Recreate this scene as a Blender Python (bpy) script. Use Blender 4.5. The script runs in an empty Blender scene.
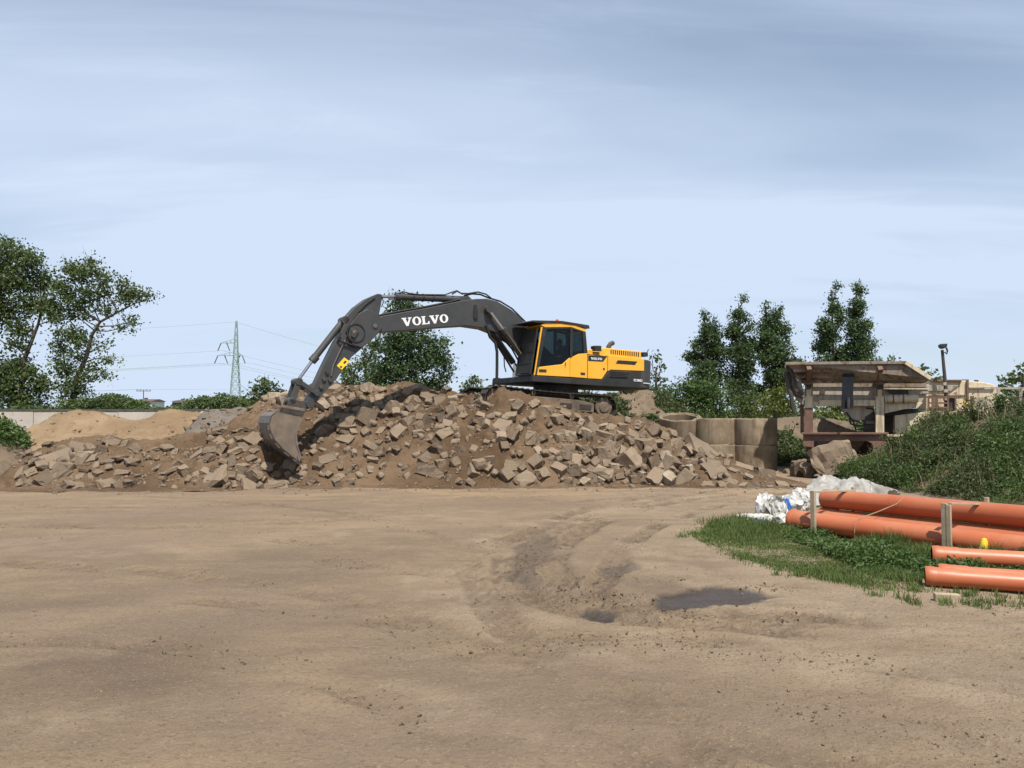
import bpy, bmesh, math, random
import numpy as np
from mathutils import Vector, Matrix
from mathutils.geometry import tessellate_polygon

random.seed(7)
RNG = np.random.default_rng(7)
SC = bpy.context.scene
COL = SC.collection

# ------------------------------------------------------------------ camera
F_PX, CX, CY, HOR, CAM_H = 790.0, 512.0, 384.0, 418.0, 2.0
PITCH = math.atan((HOR - CY) / F_PX)
cam = bpy.data.cameras.new('camera')
cam.sensor_width = 36.0
cam.lens = F_PX * 36.0 / 1024.0
cam.clip_start, cam.clip_end = 0.1, 6000.0
cam_o = bpy.data.objects.new('camera', cam)
COL.objects.link(cam_o)
cam_o.location = (0, 0, CAM_H)
cam_o.rotation_euler = (math.pi / 2 + PITCH, 0, 0)
SC.camera = cam_o
SC.render.resolution_x, SC.render.resolution_y = 1024, 768

# ------------------------------------------------------------------ sun, sky, exposure
SUN_AZ = math.radians(-18.0)     # measured to the left of straight behind the camera, so right of it
SUN_EL = math.radians(60.0)
to_sun = Vector((-math.sin(SUN_AZ) * math.cos(SUN_EL), -math.cos(SUN_AZ) * math.cos(SUN_EL), math.sin(SUN_EL)))
sun = bpy.data.lights.new('sun', 'SUN')
sun.energy, sun.angle, sun.color = 5.0, math.radians(0.6), (1.0, 0.95, 0.87)
sun_o = bpy.data.objects.new('sun', sun)
COL.objects.link(sun_o)
sun_o.location = (0, 0, 60)
sun_o.rotation_euler = to_sun.to_track_quat('Z', 'Y').to_euler()

world = bpy.data.worlds.new('World')
SC.world = world
world.use_nodes = True
wn, wl = world.node_tree.nodes, world.node_tree.links
wn.clear()
w_out = wn.new('ShaderNodeOutputWorld')
w_bg = wn.new('ShaderNodeBackground')
w_bg.inputs['Strength'].default_value = 0.086
sky = wn.new('ShaderNodeTexSky')
sky.sky_type = 'NISHITA'
sky.sun_disc = False
sky.sun_elevation = SUN_EL
sky.sun_rotation = math.atan2(to_sun.x, to_sun.y)
sky.altitude = 50
sky.air_density, sky.dust_density, sky.ozone_density = 1.0, 0.5, 1.2
tc = wn.new('ShaderNodeTexCoord')
sep = wn.new('ShaderNodeSeparateXYZ')
wl.new(tc.outputs['Generated'], sep.inputs[0])
def wmath(op, a, b=None, clamp=False):
    n = wn.new('ShaderNodeMath'); n.operation = op; n.use_clamp = clamp
    for i, v in enumerate((a, b)):
        if v is None: continue
        if isinstance(v, (int, float)): n.inputs[i].default_value = v
        else: wl.new(v, n.inputs[i])
    return n.outputs[0]
zz = wmath('ADD', wmath('ABSOLUTE', sep.outputs[2]), 0.16)
cu = wmath('DIVIDE', sep.outputs[0], zz)
cv = wmath('DIVIDE', sep.outputs[1], zz)
comb = wn.new('ShaderNodeCombineXYZ')
wl.new(cu, comb.inputs[0]); wl.new(cv, comb.inputs[1])
def cloud_noise(scale, sx, sy, rot, detail, rough, dist, lo, hi, off=0.0):
    mp = wn.new('ShaderNodeMapping')
    mp.inputs['Rotation'].default_value = (0, 0, rot)
    mp.inputs['Scale'].default_value = (sx, sy, 1)
    mp.inputs['Location'].default_value = (off, off * 0.7, off * 0.3)
    wl.new(comb.outputs[0], mp.inputs[0])
    n = wn.new('ShaderNodeTexNoise')
    n.inputs['Scale'].default_value = scale
    n.inputs['Detail'].default_value = detail
    n.inputs['Roughness'].default_value = rough
    n.inputs['Distortion'].default_value = dist
    wl.new(mp.outputs[0], n.inputs['Vector'])
    r = wn.new('ShaderNodeMapRange')
    r.interpolation_type = 'SMOOTHSTEP'
    r.inputs[1].default_value, r.inputs[2].default_value = lo, hi
    wl.new(n.outputs['Fac'], r.inputs[0])
    return r.outputs[0]
veil = cloud_noise(0.55, 0.55, 1.25, 0.12, 5, 0.5, 0.35, 0.30, 0.72, 3.1)
streak = cloud_noise(1.3, 0.30, 1.5, 0.16, 7, 0.58, 0.5, 0.45, 0.80, 11.7)
wisps = cloud_noise(2.6, 0.6, 1.6, -0.1, 8, 0.62, 0.8, 0.52, 0.82, 5.3)
fac = wmath('ADD', wmath('ADD', wmath('MULTIPLY', veil, 0.62), wmath('MULTIPLY', streak, 0.40)), wmath('MULTIPLY', wisps, 0.16))
# thin high haze: the slanting path near the horizon is longer, so it whitens downwards
path = wmath('DIVIDE', 0.80, wmath('ADD', wmath('ABSOLUTE', sep.outputs[2]), 0.50))
fac = wmath('MULTIPLY', wmath('ADD', fac, 0.33), path, True)
mixc = wn.new('ShaderNodeMix'); mixc.data_type = 'RGBA'
wl.new(fac, mixc.inputs['Factor'])
wl.new(sky.outputs[0], mixc.inputs['A'])
mixc.inputs['B'].default_value = (5.7, 6.75, 8.35, 1)
wl.new(mixc.outputs['Result'], w_bg.inputs['Color'])
wl.new(w_bg.outputs[0], w_out.inputs[0])

SC.view_settings.view_transform = 'Standard'
SC.view_settings.look = 'None'
SC.view_settings.exposure = 0.42
SC.view_settings.gamma = 1.0
SC.view_settings.use_curve_mapping = False

# ------------------------------------------------------------------ pixel helpers
CP, SP = math.cos(PITCH), math.sin(PITCH)
CAM = Vector((0, 0, CAM_H))
def ray(px, py):
    u, v = (px - CX) / F_PX, (CY - py) / F_PX
    return Vector((u, CP - v * SP, SP + v * CP))
def P(px, py, d):
    r = ray(px, py)
    return CAM + r * (d / r.y)
def G(px, py, z=0.0):
    r = ray(px, py)
    return CAM + r * ((z - CAM_H) / r.z)

# ------------------------------------------------------------------ noise (numpy)
def _hash(ix, iy, iz, seed):
    h = (ix.astype(np.int64) * 374761393 + iy.astype(np.int64) * 668265263 + iz.astype(np.int64) * 2147483647 + seed * 974634777) & 0xffffffff
    h = ((h ^ (h >> 13)) * 1274126177) & 0xffffffff
    h = h ^ (h >> 16)
    return (h & 0xffff) / 65535.0
def vnoise(x, y, seed=0, z=None):
    x = np.asarray(x, float); y = np.asarray(y, float)
    z = np.zeros_like(x) if z is None else np.asarray(z, float)
    xi, yi, zi = np.floor(x), np.floor(y), np.floor(z)
    fx, fy, fz = x - xi, y - yi, z - zi
    fx = fx * fx * (3 - 2 * fx); fy = fy * fy * (3 - 2 * fy); fz = fz * fz * (3 - 2 * fz)
    def c(a, b, k): return _hash(xi + a, yi + b, zi + k, seed)
    def lay(k):
        return (c(0, 0, k) * (1 - fx) + c(1, 0, k) * fx) * (1 - fy) + (c(0, 1, k) * (1 - fx) + c(1, 1, k) * fx) * fy
    if np.all(zi == 0) and np.all(fz == 0): return lay(0) * 2 - 1
    return (lay(0) * (1 - fz) + lay(1) * fz) * 2 - 1
def fbm(x, y, scale, octaves=4, seed=0, gain=0.5, z=None):
    s, a, f, tot = 0.0, 1.0, scale, 0.0
    for o in range(octaves):
        s = s + a * vnoise(x * f + 17.3 * o, y * f - 9.1 * o, seed + o, None if z is None else z * f)
        tot += a; a *= gain; f *= 2.03
    return s / tot
def sstep(a, b, x):
    t = np.clip((x - a) / (b - a), 0, 1)
    return t * t * (3 - 2 * t)

# ------------------------------------------------------------------ materials
def _n(nt, t): return nt.nodes.new(t)
def new_mat(name):
    m = bpy.data.materials.new(name); m.use_nodes = True
    nt = m.node_tree; nt.nodes.clear()
    out = _n(nt, 'ShaderNodeOutputMaterial'); b = _n(nt, 'ShaderNodeBsdfPrincipled')
    nt.links.new(b.outputs[0], out.inputs[0])
    return m, nt, b, out
def noise_node(nt, vec, scale, detail=5, rough=0.6, dist=0.0):
    n = _n(nt, 'ShaderNodeTexNoise')
    n.inputs['Scale'].default_value = scale; n.inputs['Detail'].default_value = detail
    n.inputs['Roughness'].default_value = rough; n.inputs['Distortion'].default_value = dist
    if vec is not None: nt.links.new(vec, n.inputs['Vector'])
    return n.outputs['Fac']
def ramp(nt, fac, lo, hi):
    r = _n(nt, 'ShaderNodeMapRange'); r.interpolation_type = 'SMOOTHSTEP'
    r.inputs[1].default_value, r.inputs[2].default_value = lo, hi
    nt.links.new(fac, r.inputs[0]); return r.outputs[0]
def mix(nt, fac, a, b, blend='MIX'):
    n = _n(nt, 'ShaderNodeMix'); n.data_type = 'RGBA'; n.blend_type = blend
    if isinstance(fac, (int, float)): n.inputs['Factor'].default_value = fac
    else: nt.links.new(fac, n.inputs['Factor'])
    for k, v in (('A', a), ('B', b)):
        if isinstance(v, tuple): n.inputs[k].default_value = (v + (1,))[:4]
        else: nt.links.new(v, n.inputs[k])
    return n.outputs['Result']
def mth(nt, op, a, b=0.0, clamp=False):
    n = _n(nt, 'ShaderNodeMath'); n.operation = op; n.use_clamp = clamp
    for i, v in enumerate((a, b)):
        if isinstance(v, (int, float)): n.inputs[i].default_value = v
        else: nt.links.new(v, n.inputs[i])
    return n.outputs[0]
def bump(nt, b, h, strength, dist=0.02):
    n = _n(nt, 'ShaderNodeBump'); n.inputs['Strength'].default_value = strength; n.inputs['Distance'].default_value = dist
    nt.links.new(h, n.inputs['Height']); nt.links.new(n.outputs[0], b.inputs['Normal'])
def up_mask(nt, lo, hi):
    g = _n(nt, 'ShaderNodeNewGeometry'); s = _n(nt, 'ShaderNodeSeparateXYZ')
    nt.links.new(g.outputs['Normal'], s.inputs[0])
    return ramp(nt, s.outputs[2], lo, hi)

def mat_plain(name, c1, c2, scale=3.0, rough=0.8, bmp=0.2, bscale=None, metal=0.0, dust=None, dust_amt=0.0, streak=0.0, spots=None, spot_lo=0.6, spec=0.4, bdist=0.01):
    """two-tone noise surface, optional settled dust on upward faces, optional spots (rust, chips)"""
    m, nt, b, out = new_mat(name)
    t = _n(nt, 'ShaderNodeTexCoord'); v = t.outputs['Object']
    c = mix(nt, ramp(nt, noise_node(nt, v, scale, 6, 0.62, 0.3), 0.32, 0.68), c1, c2)
    if spots is not None:
        c = mix(nt, ramp(nt, noise_node(nt, v, scale * 2.3, 9, 0.72, 0.6), spot_lo, spot_lo + 0.07), c, spots)
    if streak:
        mp = _n(nt, 'ShaderNodeMapping'); mp.inputs['Scale'].default_value = (4.5, 4.5, .5); nt.links.new(v, mp.inputs[0])
        c = mix(nt, mth(nt, 'MULTIPLY', ramp(nt, noise_node(nt, mp.outputs[0], 1.6, 6, 0.65, 0.3), 0.46, 0.68), streak), c, (0.105, 0.062, 0.038))
    if dust is not None:
        dn = mth(nt, 'MULTIPLY', mth(nt, 'ADD', up_mask(nt, 0.1, 0.9), 0.35), ramp(nt, noise_node(nt, v, scale * 0.9, 7, 0.65), 0.3, 0.75))
        c = mix(nt, mth(nt, 'MULTIPLY', dn, dust_amt, True), c, dust)
    nt.links.new(c, b.inputs['Base Color'])
    b.inputs['Metallic'].default_value = metal
    b.inputs['Specular IOR Level'].default_value = spec
    rr = mth(nt, 'ADD', mth(nt, 'MULTIPLY', noise_node(nt, v, scale * 1.7, 4), 0.3), rough - 0.15, True)
    nt.links.new(rr, b.inputs['Roughness'])
    if bmp: bump(nt, b, noise_node(nt, v, bscale or scale * 6, 7, 0.65), bmp, bdist)
    return m

DUST = (0.33, 0.25, 0.165)
def mat_soil(name, c1, c2, c3, s1=0.35, s2=2.2, bmp=0.6):
    m, nt, b, out = new_mat(name)
    g = _n(nt, 'ShaderNodeNewGeometry'); v = g.outputs['Position']
    c = mix(nt, ramp(nt, noise_node(nt, v, s1, 6, 0.6, 0.4), 0.36, 0.66), c1, c2)
    c = mix(nt, mth(nt, 'MULTIPLY', ramp(nt, noise_node(nt, v, s2, 8, 0.68, 0.3), 0.45, 0.72), 0.75), c, c3)
    sp = ramp(nt, noise_node(nt, v, 19.0, 4, 0.7), 0.58, 0.72)
    c = mix(nt, mth(nt, 'MULTIPLY', sp, 0.28), c, (0.26, 0.205, 0.145))
    dk = ramp(nt, noise_node(nt, v, 11.0, 6, 0.7), 0.60, 0.74)
    c = mix(nt, mth(nt, 'MULTIPLY', dk, 0.4), c, (0.10, 0.068, 0.042))
    nt.links.new(c, b.inputs['Base Color'])
    b.inputs['Roughness'].default_value = 0.95; b.inputs['Specular IOR Level'].default_value = 0.15
    h = mth(nt, 'ADD', noise_node(nt, v, 6.0, 9, 0.72), mth(nt, 'MULTIPLY', noise_node(nt, v, 26.0, 5, 0.7), 0.4))
    bump(nt, b, h, bmp, 0.16)
    return m
M = {}
M['soil'] = mat_soil('excavated brown soil', (0.096, 0.060, 0.034), (0.165, 0.110, 0.067), (0.064, 0.040, 0.023))
M['sand'] = mat_soil('ochre sand', (0.215, 0.148, 0.086), (0.285, 0.205, 0.125), (0.17, 0.112, 0.064), 0.3, 1.6, 0.6)
M['greyrubble'] = mat_soil('grey milled rubble', (0.140, 0.116, 0.095), (0.185, 0.158, 0.132), (0.095, 0.078, 0.064), 0.5, 2.0, 0.5)
M['drysoil'] = mat_soil('dry clod soil', (0.150, 0.112, 0.075), (0.20, 0.152, 0.105), (0.105, 0.077, 0.05), 0.5, 2.4, 0.7)
M['darksoil'] = mat_soil('dark weedy soil', (0.13, 0.10, 0.065), (0.20, 0.155, 0.10), (0.09, 0.07, 0.045), 0.6, 2.0, 0.7)
M['boom'] = mat_plain('charcoal machine paint', (0.030, 0.032, 0.034), (0.040, 0.042, 0.043), 1.6, 0.48, 0.05, dust=DUST, dust_amt=0.16, spec=0.45)
M['yellow'] = mat_plain('yellow machine paint', (0.74, 0.36, 0.022), (0.78, 0.39, 0.030), 1.2, 0.42, 0.03, dust=DUST, dust_amt=0.24, spec=0.5)
M['black'] = mat_plain('black plastic', (0.014, 0.014, 0.015), (0.022, 0.022, 0.022), 2.5, 0.55, 0.08, dust=DUST, dust_amt=0.12)
M['rubber'] = mat_plain('black rubber hose', (0.012, 0.012, 0.012), (0.02, 0.02, 0.02), 6, 0.6, 0.1)
M['track'] = mat_plain('muddy track steel', (0.022, 0.020, 0.019), (0.045, 0.037, 0.030), 5.0, 0.65, 0.4, dust=DUST, dust_amt=0.28, metal=0.2)
M['trackframe'] = mat_plain('mud caked frame', (0.07, 0.055, 0.042), (0.17, 0.12, 0.08), 2.5, 0.8, 0.5, dust=DUST, dust_amt=0.4)
M['chrome'] = mat_plain('chromed rod', (0.55, 0.55, 0.55), (0.62, 0.62, 0.62), 3, 0.22, 0.0, metal=1.0)
M['bucket'] = mat_plain('worn bucket steel', (0.105, 0.098, 0.092), (0.17, 0.155, 0.14), 2.2, 0.5, 0.25, metal=0.35, spots=(0.15, 0.085, 0.05), spot_lo=0.55, dust=DUST, dust_amt=0.35)
M['bucketrust'] = mat_plain('rusty dusty bucket steel', (0.098, 0.076, 0.060), (0.155, 0.118, 0.088), 2.6, 0.75, 0.3, dust=DUST, dust_amt=0.5)
M['white'] = mat_plain('white lettering', (0.68, 0.68, 0.67), (0.72, 0.72, 0.71), 3, 0.5, 0.0)
M['warn'] = mat_plain('yellow warning sticker', (0.80, 0.50, 0.02), (0.84, 0.55, 0.03), 3, 0.5, 0.0)
M['orange'] = mat_plain('orange beacon lens', (0.72, 0.09, 0.015), (0.8, 0.12, 0.02), 3, 0.3, 0.0)
M['greybox'] = mat_plain('light grey box', (0.42, 0.43, 0.43), (0.5, 0.5, 0.5), 3, 0.6, 0.1)
M['concrete'] = mat_plain('dusty ring concrete', (0.180, 0.136, 0.088), (0.31, 0.248, 0.170), 1.3, streak=0.55, rough=0.92, bmp=0.5, bscale=11, spots=(0.36, 0.31, 0.24), spot_lo=0.60, dust=(0.15, 0.108, 0.07), dust_amt=0.6, spec=0.2)
M['wallconc'] = mat_plain('pale wall concrete', (0.36, 0.33, 0.285), (0.44, 0.405, 0.355), 0.5, 0.92, 0.15, bscale=9, spots=(0.29, 0.26, 0.225), spot_lo=0.60, spec=0.2)
M['coping'] = mat_plain('dark wall coping', (0.05, 0.05, 0.045), (0.08, 0.08, 0.07), 2, 0.9, 0.2)
M['cream'] = mat_plain('cream machine paint, chipped', (0.56, 0.46, 0.31), (0.64, 0.54, 0.38), 1.8, 0.7, 0.15, spots=(0.19, 0.105, 0.06), spot_lo=0.585, dust=DUST, dust_amt=0.3, streak=0.55)
M['creamgrey'] = mat_plain('weathered grey cream steel', (0.33, 0.285, 0.23), (0.42, 0.365, 0.29), 1.6, 0.75, 0.15, spots=(0.15, 0.09, 0.06), spot_lo=0.57, dust=DUST, dust_amt=0.3, streak=0.55)
M['hopper'] = mat_plain('rusty hopper steel', (0.20, 0.160, 0.122), (0.30, 0.25, 0.195), 1.3, 0.8, 0.2, spots=(0.12, 0.06, 0.035), spot_lo=0.53, dust=DUST, dust_amt=0.4, streak=0.55)
M['rust'] = mat_plain('red brown primer and rust', (0.115, 0.062, 0.045), (0.175, 0.098, 0.07), 1.8, 0.8, 0.25, spots=(0.23, 0.16, 0.115), spot_lo=0.64, dust=DUST, dust_amt=0.35)
M['darksteel'] = mat_plain('dark greasy steel', (0.022, 0.020, 0.019), (0.05, 0.042, 0.036), 2.5, 0.6, 0.3, dust=DUST, dust_amt=0.3)
M['belt'] = mat_plain('blue black rubber flap', (0.010, 0.013, 0.018), (0.016, 0.020, 0.027), 2.5, 0.85, 0.15, dust=DUST, dust_amt=0.08, spec=0.15)
M['pipe'] = mat_plain('orange drain pipe plastic', (0.365, 0.090, 0.032), (0.41, 0.104, 0.040), 1.4, 0.40, 0.03, dust=(0.42, 0.24, 0.14), dust_amt=0.35, spec=0.35)
M['wood'] = mat_plain('grey weathered wood', (0.30, 0.23, 0.15), (0.40, 0.32, 0.22), 5.0, 0.85, 0.4, bscale=40)
M['whiteplastic'] = mat_plain('dirty white plastic', (0.42, 0.405, 0.375), (0.52, 0.51, 0.48), 3.0, 0.5, 0.3, spots=(0.30, 0.25, 0.19), spot_lo=0.57)
M['blueplastic'] = mat_plain('blue plastic', (0.02, 0.11, 0.42), (0.03, 0.16, 0.52), 4.0, 0.45, 0.2)
M['pylon'] = mat_plain('haze-paled green galvanised steel', (0.20, 0.29, 0.25), (0.25, 0.33, 0.29), 0.4, 0.6, 0.0)  # distance haze is put into this colour as a paler green
M['wire'] = mat_plain('weathered cable', (0.30, 0.33, 0.36), (0.36, 0.39, 0.42), 0.4, 0.6, 0.0)
M['insul'] = mat_plain('brown grey insulator', (0.10, 0.10, 0.11), (0.14, 0.14, 0.15), 0.4, 0.4, 0.0)
M['bark'] = mat_plain('grey brown bark', (0.040, 0.031, 0.024), (0.080, 0.064, 0.050), 2.0, 0.95, 0.6, bscale=9)
M['roof'] = mat_plain('dark roof tile', (0.10, 0.06, 0.05), (0.15, 0.10, 0.09), 1, 0.9, 0.1)
M['plaster'] = mat_plain('white plaster', (0.66, 0.65, 0.62), (0.72, 0.71, 0.69), 0.6, 0.9, 0.05)
M['skin'] = mat_plain('skin', (0.42, 0.24, 0.17), (0.46, 0.27, 0.19), 8, 0.6, 0.0)
M['shirt'] = mat_plain('dark work shirt', (0.03, 0.035, 0.05), (0.045, 0.05, 0.065), 6, 0.9, 0.2)
M['trousers'] = mat_plain('dark work trousers', (0.025, 0.027, 0.032), (0.035, 0.038, 0.045), 6, 0.9, 0.2)
M['hair'] = mat_plain('dark hair', (0.02, 0.014, 0.01), (0.03, 0.02, 0.015), 20, 0.7, 0.3)

def mat_stone():
    m, nt, b, out = new_mat('dusty rubble stone')
    t = _n(nt, 'ShaderNodeTexCoord'); v = t.outputs['Object']
    oi = _n(nt, 'ShaderNodeObjectInfo')
    ge = _n(nt, 'ShaderNodeNewGeometry')
    at = _n(nt, 'ShaderNodeAttribute'); at.attribute_type = 'OBJECT'; at.attribute_name = 'tone'
    r = _n(nt, 'ShaderNodeValToRGB'); e = r.color_ramp.elements
    e[0].position, e[0].color = 0.0, (0.050, 0.041, 0.034, 1)
    e[1].position, e[1].color = 1.0, (0.36, 0.30, 0.225, 1)
    for p_, c_ in ((0.25, (0.105, 0.082, 0.061, 1)), (0.5, (0.165, 0.128, 0.093, 1)), (0.78, (0.235, 0.182, 0.130, 1))):
        k = e.new(p_); k.color = c_
    tone = mth(nt, 'ADD', at.outputs['Fac'], mth(nt, 'MULTIPLY', mth(nt, 'SUBTRACT', ge.outputs['Random Per Island'], 0.5), 0.15), True)
    nt.links.new(tone, r.inputs[0])
    c = mix(nt, mth(nt, 'MULTIPLY', ramp(nt, noise_node(nt, v, 2.2, 7, 0.65, 0.5), 0.35, 0.7), 0.55), r.outputs[0], (0.185, 0.125, 0.076))
    c = mix(nt, mth(nt, 'MULTIPLY', ramp(nt, noise_node(nt, v, 9.0, 5, 0.7), 0.5, 0.75), 0.35), c, (0.095, 0.062, 0.038))
    d = mth(nt, 'MULTIPLY', up_mask(nt, 0.35, 0.95), mth(nt, 'MULTIPLY', ramp(nt, noise_node(nt, v, 1.7, 6, 0.65), 0.25, 0.7), 0.42))
    c = mix(nt, d, c, (0.25, 0.188, 0.128))
    nt.links.new(c, b.inputs['Base Color'])
    b.inputs['Roughness'].default_value = 0.92; b.inputs['Specular IOR Level'].default_value = 0.2
    bump(nt, b, noise_node(nt, v, 7.0, 8, 0.7), 0.5, 0.06)
    return m
M['stone'] = mat_stone()

def mat_leaf(name, c1, c2, c3, trans=0.35, nscale=0.5):
    m, nt, b, out = new_mat(name)
    g = _n(nt, 'ShaderNodeNewGeometry')
    c = mix(nt, ramp(nt, noise_node(nt, g.outputs['Position'], nscale, 4, 0.6), 0.35, 0.65), c1, c2)
    c = mix(nt, mth(nt, 'MULTIPLY', g.outputs['Random Per Island'], 0.6), c, c3)
    nt.links.new(c, b.inputs['Base Color'])
    b.inputs['Roughness'].default_value = 0.55; b.inputs['Specular IOR Level'].default_value = 0.35
    tr = _n(nt, 'ShaderNodeBsdfTranslucent')
    nt.links.new(mix(nt, 0.5, c, (0.10, 0.16, 0.02)), tr.inputs[0])
    ms = _n(nt, 'ShaderNodeMixShader'); ms.inputs[0].default_value = trans
    nt.links.new(b.outputs[0], ms.inputs[1]); nt.links.new(tr.outputs[0], ms.inputs[2])
    nt.links.new(ms.outputs[0], out.inputs[0])
    return m
M['leaf_poplar'] = mat_leaf('dark glossy poplar leaves', (0.042, 0.076, 0.028), (0.056, 0.096, 0.034), (0.080, 0.120, 0.050), 0.28)
M['leaf_tree'] = mat_leaf('mid green leaves', (0.062, 0.092, 0.028), (0.082, 0.118, 0.036), (0.110, 0.142, 0.052), 0.34)
M['leaf_shrub'] = mat_leaf('shrub leaves', (0.044, 0.085, 0.022), (0.066, 0.112, 0.028), (0.094, 0.140, 0.038), 0.3)
M['leaf_yellow'] = mat_leaf('yellow green shrub leaves', (0.085, 0.115, 0.025), (0.12, 0.145, 0.03), (0.15, 0.16, 0.045), 0.3)
M['weed'] = mat_leaf('weed leaves', (0.048, 0.070, 0.022), (0.066, 0.092, 0.028), (0.110, 0.122, 0.056), 0.3, 1.2)
M['drystalk'] = mat_leaf('dry stalks', (0.17, 0.135, 0.075), (0.22, 0.18, 0.10), (0.27, 0.22, 0.13), 0.2, 1.2)
M['grass'] = mat_leaf('fresh grass blades', (0.070, 0.118, 0.026), (0.095, 0.150, 0.032), (0.165, 0.175, 0.066), 0.3, 1.5)

def mat_glass(name, tint, refl=0.5):
    m, nt, b, out = new_mat(name)
    nt.nodes.remove(b)
    t = _n(nt, 'ShaderNodeBsdfTransparent'); t.inputs[0].default_value = tint + (1,)
    g = _n(nt, 'ShaderNodeBsdfGlossy'); g.inputs['Roughness'].default_value = 0.05; g.inputs[0].default_value = (0.9, 0.95, 1, 1)
    f = _n(nt, 'ShaderNodeFresnel'); f.inputs[0].default_value = 1.45
    ms = _n(nt, 'ShaderNodeMixShader')
    nt.links.new(mth(nt, 'MULTIPLY', f.outputs[0], refl), ms.inputs[0])
    nt.links.new(t.outputs[0], ms.inputs[1]); nt.links.new(g.outputs[0], ms.inputs[2])
    nt.links.new(ms.outputs[0], out.inputs[0])
    return m
M['glass'] = mat_glass('tinted cab glass', (0.40, 0.46, 0.46))
def mat_film():
    m, nt, b, out = new_mat('translucent plastic film')
    t0 = _n(nt, 'ShaderNodeTexCoord')
    c = mix(nt, ramp(nt, noise_node(nt, t0.outputs['Object'], 2.5, 7, 0.65), 0.35, 0.7), (0.46, 0.45, 0.415), (0.27, 0.245, 0.205))
    nt.links.new(c, b.inputs['Base Color']); b.inputs['Roughness'].default_value = 0.35
    t = _n(nt, 'ShaderNodeBsdfTransparent'); t.inputs[0].default_value = (0.85, 0.85, 0.83, 1)
    ms = _n(nt, 'ShaderNodeMixShader'); ms.inputs[0].default_value = 0.28
    nt.links.new(b.outputs[0], ms.inputs[1]); nt.links.new(t.outputs[0], ms.inputs[2]); nt.links.new(ms.outputs[0], out.inputs[0])
    bump(nt, b, noise_node(nt, t0.outputs['Object'], 9, 6, 0.6), 0.5, 0.03)
    return m
M['film'] = mat_film()

# ------------------------------------------------------------------ object helpers
ROOTLOC = {}
def tag(o, label=None, cat=None, group=None, kind=None):
    if label: o['label'] = label
    if cat: o['category'] = cat
    if group: o['group'] = group
    if kind: o['kind'] = kind
    return o
def empty(name, loc, label=None, cat=None, group=None):
    o = bpy.data.objects.new(name, None); COL.objects.link(o)
    o.empty_display_size = 0.3
    o.location = loc; ROOTLOC[o.name] = Vector(loc)
    return tag(o, label, cat, group)
def finish(name, me, mat, parent=None, smooth=False, loc=None):
    """link a mesh whose vertices are already relative to its root"""
    me.materials.append(mat)
    if smooth:
        me.polygons.foreach_set('use_smooth', [True] * len(me.polygons))
    o = bpy.data.objects.new(name, me); COL.objects.link(o)
    if parent is not None:
        o.parent = parent; ROOTLOC[o.name] = ROOTLOC[parent.name]
    elif loc is not None:
        o.location = loc; ROOTLOC[o.name] = Vector(loc)
    return o
def np_mesh(name, V, F):
    """V (n,3), F (m,k) arrays -> mesh"""
    me = bpy.data.meshes.new(name)
    V = np.ascontiguousarray(V, dtype=np.float32); F = np.ascontiguousarray(F, dtype=np.int32)
    k = F.shape[1]
    me.vertices.add(len(V)); me.vertices.foreach_set('co', V.ravel())
    me.loops.add(F.size); me.loops.foreach_set('vertex_index', F.ravel())
    me.polygons.add(len(F)); me.polygons.foreach_set('loop_start', np.arange(0, F.size, k, dtype=np.int32))
    me.polygons.foreach_set('loop_total', np.full(len(F), k, dtype=np.int32))
    me.update(calc_edges=True)
    return me

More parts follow.
